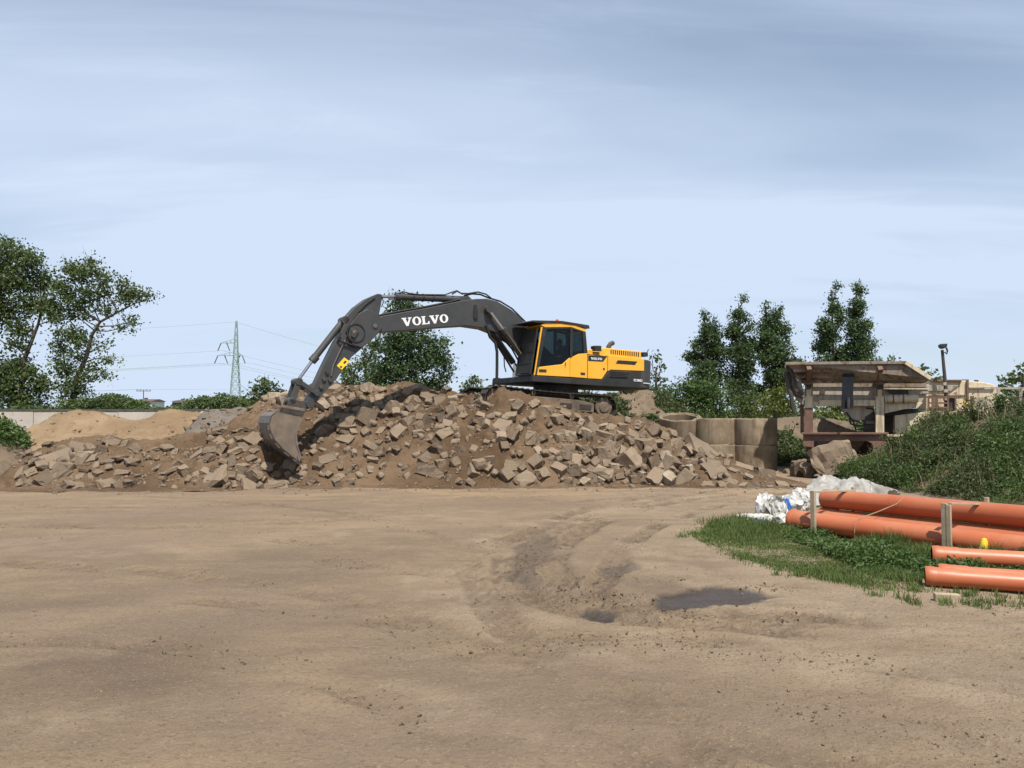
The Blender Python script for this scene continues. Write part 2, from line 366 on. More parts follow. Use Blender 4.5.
class MB:
    """collects shapes in world coordinates; build() links them as one mesh"""
    def __init__(self): self.v, self.f = [], []
    def add(self, vs, fs):
        n = len(self.v); self.v += [Vector(p) for p in vs]; self.f += [tuple(i + n for i in f) for f in fs]; return self
    def prism(self, a, b):
        """a and b: matching outlines (lists of points)"""
        n = len(a)
        tri = tessellate_polygon([[Vector(p) for p in a]])
        fs = [tuple(t) for t in tri] + [tuple(n + i for i in reversed(t)) for t in tri]
        fs += [(i, (i + 1) % n, n + (i + 1) % n, n + i) for i in range(n)]
        return self.add(list(a) + list(b), fs)
    def plate(self, loops_a, loops_b):
        """outline with holes: loops_a[0] outer, others holes; loops_b the same on the back"""
        tri = tessellate_polygon([[Vector(p) for p in l] for l in loops_a])
        fa = [p for l in loops_a for p in l]; fb = [p for l in loops_b for p in l]; n = len(fa)
        fs = [tuple(t) for t in tri] + [tuple(n + i for i in reversed(t)) for t in tri]
        s = 0
        for l in loops_a:
            k = len(l)
            fs += [(s + i, s + (i + 1) % k, n + s + (i + 1) % k, n + s + i) for i in range(k)]
            s += k
        return self.add(fa + fb, fs)
    def box(self, c, ax, ay, az):
        """centre and three half-axis vectors"""
        c, ax, ay, az = Vector(c), Vector(ax), Vector(ay), Vector(az)
        vs = [c + sx * ax + sy * ay + sz * az for sz in (-1, 1) for sy in (-1, 1) for sx in (-1, 1)]
        return self.add(vs, [(0, 2, 3, 1), (4, 5, 7, 6), (0, 1, 5, 4), (2, 6, 7, 3), (0, 4, 6, 2), (1, 3, 7, 5)])
    def abox(self, x0, x1, y0, y1, z0, z1):
        return self.box(((x0 + x1) / 2, (y0 + y1) / 2, (z0 + z1) / 2), ((x1 - x0) / 2, 0, 0), (0, (y1 - y0) / 2, 0), (0, 0, (z1 - z0) / 2))
    def bar(self, a, b, w, h=None, up=(0, 0, 1)):
        a, b = Vector(a), Vector(b); h = h or w
        d = (b - a); L = d.length; d = d / L
        s = d.cross(Vector(up))
        if s.length < 1e-4: s = d.cross(Vector((1, 0, 0)))
        s.normalize(); u = s.cross(d)
        return self.box((a + b) / 2, d * L / 2, s * w / 2, u * h / 2)
    def tube(self, pts, r, n=8, cap=True):
        pts = [Vector(p) for p in pts]
        rs = r if isinstance(r, (list, tuple)) else [r] * len(pts)
        vs, fs = [], []
        ref = None
        for i, p in enumerate(pts):
            d = (pts[min(i + 1, len(pts) - 1)] - pts[max(i - 1, 0)])
            if d.length < 1e-6: d = Vector((0, 0, 1))
            d.normalize()
            if ref is None:
                ref = Vector((0, 0, 1)) if abs(d.z) < 0.9 else Vector((1, 0, 0))
            s = d.cross(ref); s.normalize(); u = s.cross(d); ref = u
            for k in range(n):
                a = 2 * math.pi * k / n
                vs.append(p + (s * math.cos(a) + u * math.sin(a)) * rs[i])
        for i in range(len(pts) - 1):
            for k in range(n):
                k2 = (k + 1) % n
                fs.append((i * n + k, i * n + k2, (i + 1) * n + k2, (i + 1) * n + k))
        if cap:
            fs.append(tuple(reversed(range(n)))); fs.append(tuple((len(pts) - 1) * n + k for k in range(n)))
        return self.add(vs, fs)
    def lathe(self, o, axis, prof, n=24, closed=False):
        """prof: list of (distance along axis, radius)"""
        o, ax = Vector(o), Vector(axis).normalized()
        s = ax.cross(Vector((0, 0, 1)))
        if s.length < 1e-3: s = ax.cross(Vector((1, 0, 0)))
        s.normalize(); u = s.cross(ax)
        vs, fs = [], []
        for t, r in prof:
            for k in range(n):
                a = 2 * math.pi * k / n
                vs.append(o + ax * t + (s * math.cos(a) + u * math.sin(a)) * r)
        m = len(prof)
        for i in range(m if closed else m - 1):
            j = (i + 1) % m
            for k in range(n):
                k2 = (k + 1) % n
                fs.append((i * n + k, i * n + k2, j * n + k2, j * n + k))
        return self.add(vs, fs)
    def disc_cyl(self, a, b, r, n=20):
        return self.tube([a, b], r, n)
    def build(self, name, mat, parent=None, smooth=False, loc=None, bevel=0.0):
        base = ROOTLOC[parent.name] if parent is not None else Vector(loc if loc is not None else (0, 0, 0))
        me = bpy.data.meshes.new(name)
        me.from_pydata([tuple(p - base) for p in self.v], [], self.f)
        bm = bmesh.new(); bm.from_mesh(me)
        bmesh.ops.recalc_face_normals(bm, faces=bm.faces)
        if bevel:
            ed = [e for e in bm.edges if len(e.link_faces) == 2 and e.calc_face_angle(0) > 0.5]
            bmesh.ops.bevel(bm, geom=ed, offset=bevel, segments=2, profile=0.5, affect='EDGES', clamp_overlap=True)
        if smooth:
            for f in bm.faces: f.smooth = True
            for e in bm.edges:
                if len(e.link_faces) == 2 and e.calc_face_angle(0) > 0.5: e.smooth = False
        bm.to_mesh(me); bm.free(); me.update()
        return finish(name, me, mat, parent, False, loc)

def copy_tree(o, parent=None):
    c = o.copy(); COL.objects.link(c)
    if parent is not None: c.parent = parent
    for ch in list(o.children): copy_tree(ch, c)
    return c
# ================================================================== GROUND
def catmull(pts, step):
    pts = np.array(pts, float)
    p = np.vstack([2 * pts[0] - pts[1], pts, 2 * pts[-1] - pts[-2]])
    out = []
    for i in range(1, len(p) - 2):
        L = np.linalg.norm(p[i + 1] - p[i]); n = max(2, int(L / step))
        t = np.linspace(0, 1, n, endpoint=False)[:, None]
        out.append(0.5 * (2 * p[i] + (p[i + 1] - p[i - 1]) * t + (2 * p[i - 1] - 5 * p[i] + 4 * p[i + 1] - p[i + 2]) * t ** 2 + (3 * p[i] - p[i - 1] - 3 * p[i + 1] + p[i + 2]) * t ** 3))
    return np.vstack(out + [p[-2][None]])
def graded(fine_lo, fine_hi, step, lo, hi, growth=1.16):
    a = list(np.arange(fine_lo, fine_hi + 1e-6, step))
    s, x = step, fine_hi
    while x < hi:
        s *= growth; x += s; a.append(min(x, hi))
    s, x, b = step, fine_lo, []
    while x > lo:
        s *= growth; x -= s; b.append(max(x, lo))
    return np.array(sorted(b) + a)
gx = graded(-9.5, 9.5, 0.055, -2500, 2500)
gy1 = np.arange(3.6, 9.0, 0.045); gy2 = np.arange(9.0, 24.0, 0.075)
gy3 = graded(24.0, 24.2, 0.1, 24.0, 3000)[1:]
gy0 = -graded(-3.5, -3.4, 0.08, -3.5, 60)[1:][::-1]
gy = np.concatenate([gy0, gy1, gy2, gy3])
GX, GY = np.meshgrid(gx, gy)
def ground_shape(x, y):
    near = 1 - sstep(40, 70, np.hypot(x, y))
    z = 0.035 * fbm(x, y, 0.22, 4, 3) + 0.020 * fbm(x, y, 1.3, 4, 9) + 0.011 * fbm(x, y, 5.0, 4, 21, 0.62)
    return z * near
gz = ground_shape(GX, GY)
damp = np.zeros_like(gz); mud = np.zeros_like(gz); rut = np.zeros_like(gz)
# vehicle tracks: curves on the ground, read from the photograph
def gpx(pts): return [tuple(G(a, b)[:2]) for a, b in pts]
TRACKS = [
    ([(720, 490), (650, 496), (590, 508), (540, 526), (510, 548), (505, 574), (528, 598), (580, 613), (660, 624), (760, 632), (880, 642), (1060, 660)], 0.42, 0.042, 0.80),
    ([(770, 491), (690, 499), (630, 513), (580, 533), (556, 556), (560, 580), (595, 597), (670, 608), (770, 615), (880, 622), (1050, 636)], 0.42, 0.045, 0.90),
    ([(700, 492), (640, 503), (575, 524), (535, 548), (530, 575), (560, 600), (640, 614)], 0.30, 0.022, 0.70),
    ([(790, 492), (720, 505), (660, 525), (625, 548), (608, 575), (585, 600)], 0.38, 0.035, 0.95),
    ([(60, 492), (200, 500), (340, 512), (430, 535), (470, 570), (500, 620), (560, 670), (680, 725), (860, 775)], 0.46, 0.026, 0.55),
    ([(-60, 560), (130, 570), (300, 590), (430, 628), (540, 680), (650, 740), (760, 800)], 0.46, 0.026, 0.55),
    ([(-60, 640), (100, 640), (230, 655), (360, 690), (480, 740), (560, 790)], 0.46, 0.024, 0.55),
    ([(-50, 505), (120, 508), (300, 503), (500, 497), (700, 491)], 0.5, 0.026, 0.5),
    ([(-50, 525), (150, 528), (330, 520), (480, 508), (640, 496)], 0.5, 0.028, 0.5),
    ([(380, 655), (470, 655), (620, 650), (780, 655), (930, 675), (1080, 700)], 0.40, 0.022, 0.55),
    ([(430, 700), (560, 690), (720, 700), (880, 725), (1050, 765)], 0.40, 0.022, 0.5),
    ([(1080, 615), (980, 622), (860, 626), (740, 622), (640, 610)], 0.36, 0.026, 0.6),
    ([(280, 540), (380, 548), (470, 545), (560, 525), (640, 505)], 0.5, 0.024, 0.6),
    ([(330, 560), (420, 572), (480, 575), (540, 555), (590, 530)], 0.45, 0.024, 0.6),
    ([(560, 640), (680, 640), (820, 652), (960, 672), (1100, 700)], 0.36, 0.022, 0.6),
    ([(200, 600), (330, 612), (460, 650), (580, 720), (640, 790)], 0.4, 0.022, 0.5),
]
trn = 0.5 + 0.5 * fbm(GX, GY, 0.9, 4, 57)
for pts, wid, dep, dm in TRACKS:
    c = catmull(gpx(pts), 0.06)
    seg = np.linalg.norm(np.diff(c, axis=0), axis=1)
    arc = np.concatenate([[0], np.cumsum(seg)])
    x0, y0 = c.min(0) - 0.6; x1, y1 = c.max(0) + 0.6
    sel = np.argwhere((GX > x0) & (GX < x1) & (GY > y0) & (GY < y1))
    if not len(sel): continue
    ii = (sel[:, 0], sel[:, 1])
    px_, py_ = GX[ii], GY[ii]
    best = np.full(len(px_), 1e9); ba = np.zeros(len(px_)); bs = np.zeros(len(px_))
    CH = 60
    for k in range(0, len(c), CH):
        cc = c[k:k + CH + 1]
        m = (px_ > cc[:, 0].min() - 0.6) & (px_ < cc[:, 0].max() + 0.6) & (py_ > cc[:, 1].min() - 0.6) & (py_ < cc[:, 1].max() + 0.6)
        if not m.any(): continue
        dx = px_[m][:, None] - cc[None, :, 0]; dy = py_[m][:, None] - cc[None, :, 1]
        d2 = dx * dx + dy * dy
        j = d2.argmin(1); dd = np.sqrt(d2[np.arange(len(j)), j])
        jn = np.clip(j, 0, len(cc) - 2)
        tx, ty = cc[jn + 1, 0] - cc[jn, 0], cc[jn + 1, 1] - cc[jn, 1]
        side = np.sign(tx * dy[np.arange(len(j)), j] - ty * dx[np.arange(len(j)), j])
        idx = np.argwhere(m)[:, 0]; u = dd < best[idx]
        best[idx[u]] = dd[u]; ba[idx[u]] = arc[np.minimum(k + j, len(arc) - 1)][u]; bs[idx[u]] = side[u]
    q = best / (wid / 2)
    inside = 1 - sstep(0.75, 1.05, q)
    ridge = np.exp(-((q - 1.25) / 0.25) ** 2)
    patch = sstep(0.36, 0.60, trn[ii])
    lug = np.sin((ba + bs * best * 0.9) * 2 * math.pi / 0.17)
    gz[ii] += patch * (-dep * inside + dep * 0.55 * ridge + inside * 0.5 * dep * np.tanh(lug * 2.0))
    rib = np.cos(2 * math.pi * bs * best / 0.085 + 2.0 * fbm(px_, py_, 1.5, 2, 12))
    gz[ii] += patch * inside * dep * .22 * rib
    fray = sstep(-.25, .45, fbm(px_, py_, 3.5, 4, 14) + .35 * rib)
    damp[ii] = np.maximum(damp[ii], dm * inside * patch * (.25 + .75 * fray))
    rut[ii] = np.maximum(rut[ii], inside * patch * (0.5 + 0.5 * lug))
# wet mud hollows
def poly_mask(poly, soft):
    poly = np.array(poly); wx = GX + 0.17 * fbm(GX, GY, 2.6, 5, 71, .6); wy = GY + 0.24 * fbm(GX, GY, 2.6, 5, 83, .6)
    x0, y0 = poly.min(0) - 1; x1, y1 = poly.max(0) + 1
    r = np.zeros_like(GX); s = (GX > x0) & (GX < x1) & (GY > y0) & (GY < y1)
    X, Y = wx[s], wy[s]; ins = np.zeros(len(X), bool); dist = np.full(len(X), 9.0)
    for i in range(len(poly)):
        a, b = poly[i - 1], poly[i]
        cr = ((a[1] > Y) != (b[1] > Y)) & (X < (b[0] - a[0]) * (Y - a[1]) / (b[1] - a[1] + 1e-12) + a[0])
        ins ^= cr
        t = np.clip(((X - a[0]) * (b[0] - a[0]) + (Y - a[1]) * (b[1] - a[1])) / ((b - a) ** 2).sum(), 0, 1)
        dist = np.minimum(dist, np.hypot(X - a[0] - t * (b[0] - a[0]), Y - a[1] - t * (b[1] - a[1])))
    sd = np.where(ins, dist, -dist)
    r[s] = sstep(-soft, soft, sd)
    return r
for poly, amt in ((gpx([(652, 602), (662, 593), (690, 588), (735, 586), (782, 597), (760, 602), (720, 606), (690, 609), (660, 607)]), 1.0),
                  (gpx([(574, 612), (585, 606), (602, 607), (622, 614), (612, 621), (588, 621)]), 1.0),
                  (gpx([(596, 575), (606, 566), (630, 560), (640, 566), (620, 575)]), 0.55),
                  (gpx([(508, 575), (515, 545), (545, 530), (560, 540), (540, 570), (535, 592)]), 0.45)):
    m_ = poly_mask(poly, 0.04) * amt
    mud = np.maximum(mud, m_)
    mid = sstep(0.05, 0.5, m_) * (1 - sstep(0.5, 0.95, m_))
    gz += -0.035 * m_ + mid * 0.05 * np.clip(fbm(GX, GY, 5.0, 4, 91), 0, 1) + m_ * 0.02 * fbm(GX, GY, 3.0, 4, 95)
near_mud = poly_mask(gpx([(560, 625), (570, 590), (640, 575), (800, 585), (800, 606), (700, 620)]), 0.5)
gz += near_mud * 0.022 * np.clip(fbm(GX, GY, 7.0, 4, 33), 0, 1)
damp = np.maximum(damp, near_mud * 0.45 * sstep(-0.1, 0.4, fbm(GX, GY, 2.0, 4, 34)))
# moist and trampled areas with their own outline
for (a, b, ra, rb, amt) in ((60, 655, 2.0, 1.1, 0.85), (150, 690, 1.1, 0.6, 0.7), (20, 600, 2.4, .7, .5), (420, 610, 2.0, .5, .4), (350, 560, 2.6, 1.2, 0.45), (545, 565, 1.0, 2.0, 0.55), (250, 575, 2.0, 1.0, 0.3), (620, 690, 1.6, 0.6, 0.3), (610, 500, 5, 1.3, 0.35), (640, 745, 0.2, 0.10, 0.8)):
    p = G(a, b)
    d2 = ((GX - p.x) / ra) ** 2 + ((GY - p.y) / rb) ** 2
    damp = np.maximum(damp, amt * np.exp(-d2 * 1.2) * sstep(-0.35, 0.35, fbm(GX, GY, 1.1, 5, 41)))
# bands of pale sand swept dry by turning wheels
dry = np.zeros_like(gz)
for pts, wid, amt in (([(700, 497), (600, 512), (520, 532), (468, 560), (455, 592), (500, 622), (600, 642), (760, 655), (960, 690)], 1.3, .9), ([(1080, 600), (930, 606), (800, 604), (700, 580), (660, 555)], 1.0, .9),
                      ([(0, 545), (160, 550), (330, 535), (470, 512)], 1.6, .6), ([(0, 735), (200, 700), (420, 700), (640, 765)], .8, .6), ([(640, 540), (700, 556), (780, 575), (900, 594), (1040, 612)], 1.3, .8)):
    c = catmull(gpx(pts), .25)
    best = np.full(GX.shape, 9.0)
    sel = (GX > c[:, 0].min() - wid) & (GX < c[:, 0].max() + wid) & (GY > c[:, 1].min() - wid) & (GY < c[:, 1].max() + wid)
    X_, Y_ = GX[sel], GY[sel]; bb = np.full(len(X_), 9.0)
    for q in c: np.minimum(bb, np.hypot(X_ - q[0], Y_ - q[1]), out=bb)
    dry[sel] = np.maximum(dry[sel], amt * (1 - sstep(.2 * wid, .6 * wid, bb + .35 * wid * fbm(X_, Y_, 1.6, 4, 131))))
dry *= sstep(-.3, .35, fbm(GX, GY, 2.4, 5, 133, .6))
def grid_faces(nr, nc):
    i = np.arange(nr * nc).reshape(nr, nc)
    return np.stack([i[:-1, :-1], i[:-1, 1:], i[1:, 1:], i[1:, :-1]], -1).reshape(-1, 4)
me = np_mesh('ground', np.stack([GX, GY, gz], -1).reshape(-1, 3), grid_faces(*GX.shape))
for nm, arr in (('damp', damp), ('mud', mud), ('dry', dry)):
    at = me.attributes.new(nm, 'FLOAT', 'POINT'); at.data.foreach_set('value', arr.astype(np.float32).ravel())
def mat_ground():
    m, nt, b, out = new_mat('trampled sandy yard')
    g = _n(nt, 'ShaderNodeNewGeometry'); v = g.outputs['Position']
    mp = _n(nt, 'ShaderNodeMapping'); mp.inputs['Scale'].default_value = (0.7, 1.5, 1); nt.links.new(v, mp.inputs[0])
    w = mp.outputs[0]
    def attr(n):
        a = _n(nt, 'ShaderNodeAttribute'); a.attribute_name = n; return a.outputs['Fac']
    c = mix(nt, ramp(nt, noise_node(nt, w, 0.35, 7, 0.62, 0.6), 0.38, 0.62), (0.246, 0.179, 0.111), (0.186, 0.136, 0.086))
    c = mix(nt, mth(nt, 'MULTIPLY', ramp(nt, noise_node(nt, w, 1.1, 8, 0.66, 0.5), 0.45, 0.70), 0.5), c, (0.282, 0.202, 0.127))
    c = mix(nt, mth(nt, 'MULTIPLY', ramp(nt, noise_node(nt, w, 0.8, 8, 0.70, 0.8), 0.47, 0.68), 0.5), c, (0.168, 0.118, 0.084))
    c = mix(nt, mth(nt, 'MULTIPLY', ramp(nt, noise_node(nt, w, 4.5, 8, 0.72, 0.6), 0.50, 0.70), 0.42), c, (0.153, 0.106, 0.073))
    c = mix(nt, mth(nt, 'MULTIPLY', ramp(nt, noise_node(nt, w, 3.3, 8, 0.70, 0.9), 0.54, 0.72), 0.4), c, (0.313, 0.230, 0.152))
    # pale loose gravelly sand to the right of the yard
    sp = _n(nt, 'ShaderNodeSeparateXYZ'); nt.links.new(v, sp.inputs[0])
    pale = mth(nt, 'MULTIPLY', ramp(nt, sp.outputs[0], 0.5, 3.5), ramp(nt, noise_node(nt, w, 0.9, 6, 0.6), 0.36, 0.6))
    c = mix(nt, mth(nt, 'MULTIPLY', pale, 0.55), c, (0.282, 0.218, 0.152))
    # yellow sand washed out along the foot of the heaps
    foot = mth(nt, 'MULTIPLY', ramp(nt, sp.outputs[1], 17.5, 21.5), ramp(nt, noise_node(nt, w, 0.5, 6, 0.6), 0.45, 0.62))
    c = mix(nt, mth(nt, 'MULTIPLY', foot, 0.6), c, (0.313, 0.218, 0.126))
    c = mix(nt, mth(nt, 'MULTIPLY', ramp(nt, noise_node(nt, w, 0.16, 5, 0.6, 0.8), 0.46, 0.64), 0.45), c, (0.182, 0.130, 0.096))
    c = mix(nt, mth(nt, 'MULTIPLY', attr('dry'), 0.65), c, (0.307, 0.233, 0.159))
    dm = mth(nt, 'MULTIPLY', attr('damp'), 0.95)
    c = mix(nt, dm, c, (0.109, 0.076, 0.052))
    c = mix(nt, mth(nt, 'MULTIPLY', ramp(nt, noise_node(nt, v, 24, 6, 0.75), 0.53, 0.64), 0.55), c, (0.105, 0.074, 0.050))
    c = mix(nt, mth(nt, 'MULTIPLY', ramp(nt, noise_node(nt, v, 40, 4, 0.75), 0.56, 0.66), 0.5), c, (0.360, 0.283, 0.197))
    mc = mix(nt, ramp(nt, noise_node(nt, w, 2.6, 7, 0.7, 0.5), 0.42, 0.62), (0.057, 0.048, 0.043), (0.047, 0.033, 0.023))
    c = mix(nt, mth(nt, 'MULTIPLY', attr('mud'), 0.95, True), c, mc)
    # farm land beyond the yard
    ln = _n(nt, 'ShaderNodeVectorMath'); ln.operation = 'LENGTH'; nt.links.new(v, ln.inputs[0])
    c = mix(nt, ramp(nt, ln.outputs['Value'], 60, 80), c, (0.059, 0.076, 0.025))
    nt.links.new(c, b.inputs['Base Color'])
    rg = mth(nt, 'SUBTRACT', 0.95, mth(nt, 'MULTIPLY', attr('mud'), 0.55), True)
    nt.links.new(rg, b.inputs['Roughness']); b.inputs['Specular IOR Level'].default_value = 0.25
    h = mth(nt, 'ADD', noise_node(nt, v, 5.0, 9, 0.72), mth(nt, 'MULTIPLY', noise_node(nt, v, 38.0, 5, 0.7), 0.35))
    bump(nt, b, h, 0.7, 0.10)
    return m
go = finish('ground', me, mat_ground(), smooth=True)
tag(go, 'flat trampled sandy yard with curved tyre tracks', 'ground', kind='structure')

def ground_z(x, y):
    """height of the finished ground (near part) at points"""
    x = np.atleast_1d(np.asarray(x, float)); y = np.atleast_1d(np.asarray(y, float))
    ix = np.clip(np.searchsorted(gx, x) - 1, 0, len(gx) - 2); iy = np.clip(np.searchsorted(gy, y) - 1, 0, len(gy) - 2)
    fx = (x - gx[ix]) / (gx[ix + 1] - gx[ix]); fy = (y - gy[iy]) / (gy[iy + 1] - gy[iy])
    return (gz[iy, ix] * (1 - fx) + gz[iy, ix + 1] * fx) * (1 - fy) + (gz[iy + 1, ix] * (1 - fx) + gz[iy + 1, ix + 1] * fx) * fy

# ================================================================== HEAPS
class Mound:
    """a heap: crest line (photo pixel + distance) and front foot line; back slope on its own"""
    def __init__(self, crest, foot, back=4.0, lump=0.16, seed=1, power=0.9, plateau=None, fine=0.05):
        c = [(P(a, b, d)) for a, b, d in crest]
        self.cx = np.array([p.x for p in c]); o = np.argsort(self.cx); self.cx = self.cx[o]
        self.cz = np.array([p.z for p in c])[o]; self.cy = np.array([p.y for p in c])[o]
        f = [Vector(p) if len(p) == 3 else G(p[0], p[1]) for p in foot]
        self.fx = np.array([p.x for p in f]); o = np.argsort(self.fx); self.fx = self.fx[o]; self.fy = np.array([p.y for p in f])[o]
        self.back, self.lump, self.seed, self.power, self.plateau, self.fine = back, lump, seed, power, plateau, fine
    def z(self, x, y):
        x = np.asarray(x, float); y = np.asarray(y, float)
        zc = np.interp(x, self.cx, self.cz); yc = np.interp(x, self.cx, self.cy); yf = np.interp(x, self.fx, self.fy)
        yf = np.minimum(yf, yc - 0.4)
        yf = yf + 0.55 * fbm(x, y * 0.1, 0.3, 3, self.seed + 51) + 0.40 * fbm(x, y * 0.2, 0.9, 3, self.seed + 50)
        t = (y - yf) / (yc - yf)
        front = np.where(t > 0, np.clip(t, 0, 1) ** self.power, t * 0.8)
        tb = (y - yc) / self.back
        zb = zc * (1 - np.clip(tb, 0, 3))
        zb = np.where(tb > 1, -(tb - 1) * 1.5, zb)
        z = np.where(t < 1, zc * front, zb)
        toe = (.09 + .10 * fbm(x, y, 1.6, 4, self.seed + 61)) * np.clip(1 + t / .28, 0, 1) - .045      # thin spill of fines in front of the foot
        z = np.where((t < .12) & (zc > .3), np.maximum(z, toe), z)
        if self.plateau is not None: z = self.plateau(x, y, z, yc, zc)
        e = sstep(0.0, 0.25, t) * np.where(t > 1, 0.8, 1)
        amp = np.minimum(1, np.maximum(zc, 0.0) / 1.5) * e
        fade = 1 - 0.75 * np.exp(-((t - 1) / 0.10) ** 2)      # keep the skyline as measured
        z = z + amp * fade * self.lump * (1.1 * fbm(x, y, 0.55, 3, self.seed) + 0.8 * fbm(x, y, 1.5, 3, self.seed + 7)) 
        z = z + amp * self.fine * (fbm(x, y, 4.0, 4, self.seed + 13, .6) + 0.8 * np.abs(fbm(x, y, 2.4, 3, self.seed + 19)) + .55 * np.abs(fbm(x, y, 7.0, 3, self.seed + 23)))
        z = np.where(zc < 0.03, np.minimum(z, -0.05), z)
        return z
    def build(self, name, mat, label, x0, x1, y0, y1, step):
        xs = np.arange(x0, x1, step); ys = np.arange(y0, y1, step)
        X, Y = np.meshgrid(xs, ys); Z = np.maximum(self.z(X, Y), -0.4)
        self.xs, self.ys, self.Z, self.st = xs, ys, Z, step
        keep = Z > -0.3
        F = grid_faces(*X.shape); k = keep.ravel()
        F = F[k[F].any(1)]
        used = np.unique(F); remap = np.full(X.size, -1); remap[used] = np.arange(len(used))
        V = np.stack([X, Y, Z], -1).reshape(-1, 3)[used]
        me = np_mesh(name, V, remap[F])
        o = finish(name, me, mat, smooth=True)
        ROOTLOC[o.name] = Vector((0, 0, 0))
        return tag(o, label, 'heap', kind='structure')
    def zq(self, x, y):
        x = np.atleast_1d(np.asarray(x, float)); y = np.atleast_1d(np.asarray(y, float))
        fx = np.clip((x - self.xs[0]) / self.st, 0, len(self.xs) - 1.001); fy = np.clip((y - self.ys[0]) / self.st, 0, len(self.ys) - 1.001)
        ix, iy = fx.astype(int), fy.astype(int); fx, fy = fx - ix, fy - iy; Z = self.Z
        return (Z[iy, ix] * (1 - fx) + Z[iy, ix + 1] * fx) * (1 - fy) + (Z[iy + 1, ix] * (1 - fx) + Z[iy + 1, ix + 1] * fx) * fy
    def hit(self, px, py, d0=20.5, d1=34.0):
        r = ray(px, py); ds = np.arange(d0, d1, 0.03)
        X = r.x / r.y * ds; Z = CAM_H + r.z / r.y * ds
        T = self.zq(X, ds); w = np.argwhere(T > Z)
        if not len(w): return None
        i = w[0, 0]
        return Vector((X[i], ds[i], T[i]))
    def normal(self, p):
        e = 0.15
        q = self.zq([p.x + e, p.x - e, p.x, p.x], [p.y, p.y, p.y + e, p.y - e])
        zx = float(q[0] - q[1]) / (2 * e); zy = float(q[2] - q[3]) / (2 * e)
        return Vector((-zx, -zy, 1)).normalized()

# excavator standing frame (used by the heap's level pad and by the machine)
EX0 = Vector((1.5, 28.0, 2.02))
EYAW, EPITCH = math.radians(30.0), math.radians(3.6)
UYAW, UPITCH = math.radians(21.0), math.radians(4.0)
def pad(x, y, z, yc, zc):
    zp = EX0.z - 0.06 - math.tan(UPITCH) * (x - EX0.x)
    inx = sstep(-2.6, -1.8, x) * (1 - sstep(4.7, 5.6, x))
    t = sstep(0.0, 0.45, y - yc)
    zpl = np.where(y > 31.2, zp - (y - 31.2) * 0.8, zp)
    flat = z * (1 - t) + zpl * t
    flat = np.where(y > yc, flat, z)
    return z * (1 - inx) + flat * inx
main = Mound(
    [(-90, 500, 25.5), (-40, 478, 25.3), (0, 466, 25.2), (20, 458, 25.2), (40, 449, 25.2), (60, 441, 25.3), (80, 437.5, 25.4), (110, 437, 25.5), (130, 441, 25.6), (150, 440, 25.8), (170, 437, 26), (200, 433, 26.2), (225, 424, 26.6),
     (245, 411, 27), (262, 401, 27.3), (280, 392, 27.5), (300, 387, 27.6), (330, 384.5, 27.6), (360, 386.5, 27.6), (380, 388, 27.6), (398, 385, 27.5), (410, 381.5, 27.4), (420, 383.5, 27.3), (440, 390, 27.1), (460, 394, 26.9), (474, 396, 26.5), (482, 393.5, 26.2),
     (490, 390.5, 25.9), (499, 387, 25.7), (508, 389, 25.6), (518, 392, 25.6), (530, 396, 25.6), (545, 401, 25.6), (560, 406.5, 25.6), (575, 412, 25.6), (600, 416, 25.7), (625, 417, 25.8), (645, 418, 26), (658, 424, 26.3), (672, 431, 26.3), (690, 441, 26.2), (710, 450, 26), (730, 460, 25.8), (750, 469, 25.5), (780, 477, 25.2), (810, 484, 25), (850, 500, 25)],
    [(-90, 489), (0, 489), (60, 490), (130, 490), (200, 490), (280, 488), (360, 487), (440, 487), (520, 487), (600, 486), (680, 486), (760, 488), (850, 489)],
    back=4.2, lump=0.22, seed=5, power=0.82, plateau=pad, fine=0.13)
main_o = main.build('rubble_heap', M['soil'], 'large brown heap of excavated soil and broken stone under the excavator', -15.0, 9.6, 21.6, 33.6, 0.055)
sandm = Mound([(-40, 470, 32), (10, 452, 32.5), (25, 437, 33), (45, 421, 33.5), (60, 413, 34), (80, 410, 34), (100, 411.5, 34), (113, 416, 34), (124, 417, 34), (134, 420.5, 34), (148, 419, 34), (158, 412.5, 34), (170, 410.5, 34), (183, 411.5, 34), (198, 413, 34), (215, 420, 33.5), (250, 440, 33), (300, 470, 33)],
              [(-40, 472), (50, 474), (150, 474), (300, 472)], back=5, lump=0.20, seed=31, power=0.88, fine=0.09)
sandm.build('sand_heap', M['sand'], 'ochre sand heap in front of the long concrete wall', -22, -8, 27.5, 40, 0.11)
greym = Mound([(165, 455, 29.5), (185, 432, 29.8), (196, 419, 30), (206, 410, 30.2), (225, 408.5, 30.3), (240, 407, 30.3), (256, 409, 30.3), (275, 404, 30.3), (300, 410, 30.3), (340, 450, 30)],
              [(160, 476), (250, 477), (340, 476)], back=3.5, lump=0.10, seed=47, power=0.9, fine=0.05)
greym.build('grey_rubble_heap', M['greyrubble'], 'steep grey heap of fine rubble left of the bucket', -14, -6, 26.5, 34.5, 0.08)
backm = Mound([(540, 412, 35), (570, 400, 35.5), (600, 397, 36), (625, 391, 36), (640, 388, 36), (652, 391, 36), (668, 402, 36), (685, 411, 36), (702, 417, 36), (740, 425, 36), (790, 417, 36), (830, 419, 37), (870, 424, 37), (930, 440, 37)],
              [(540, 470), (640, 469), (740, 467), (850, 467), (930, 467)], back=5, lump=0.2, seed=61, power=0.9, fine=0.08)
backm.build('clod_heap', M['drysoil'], 'dry earth heap behind the excavator tail and the concrete rings', 0.5, 21, 30.5, 42, 0.11)
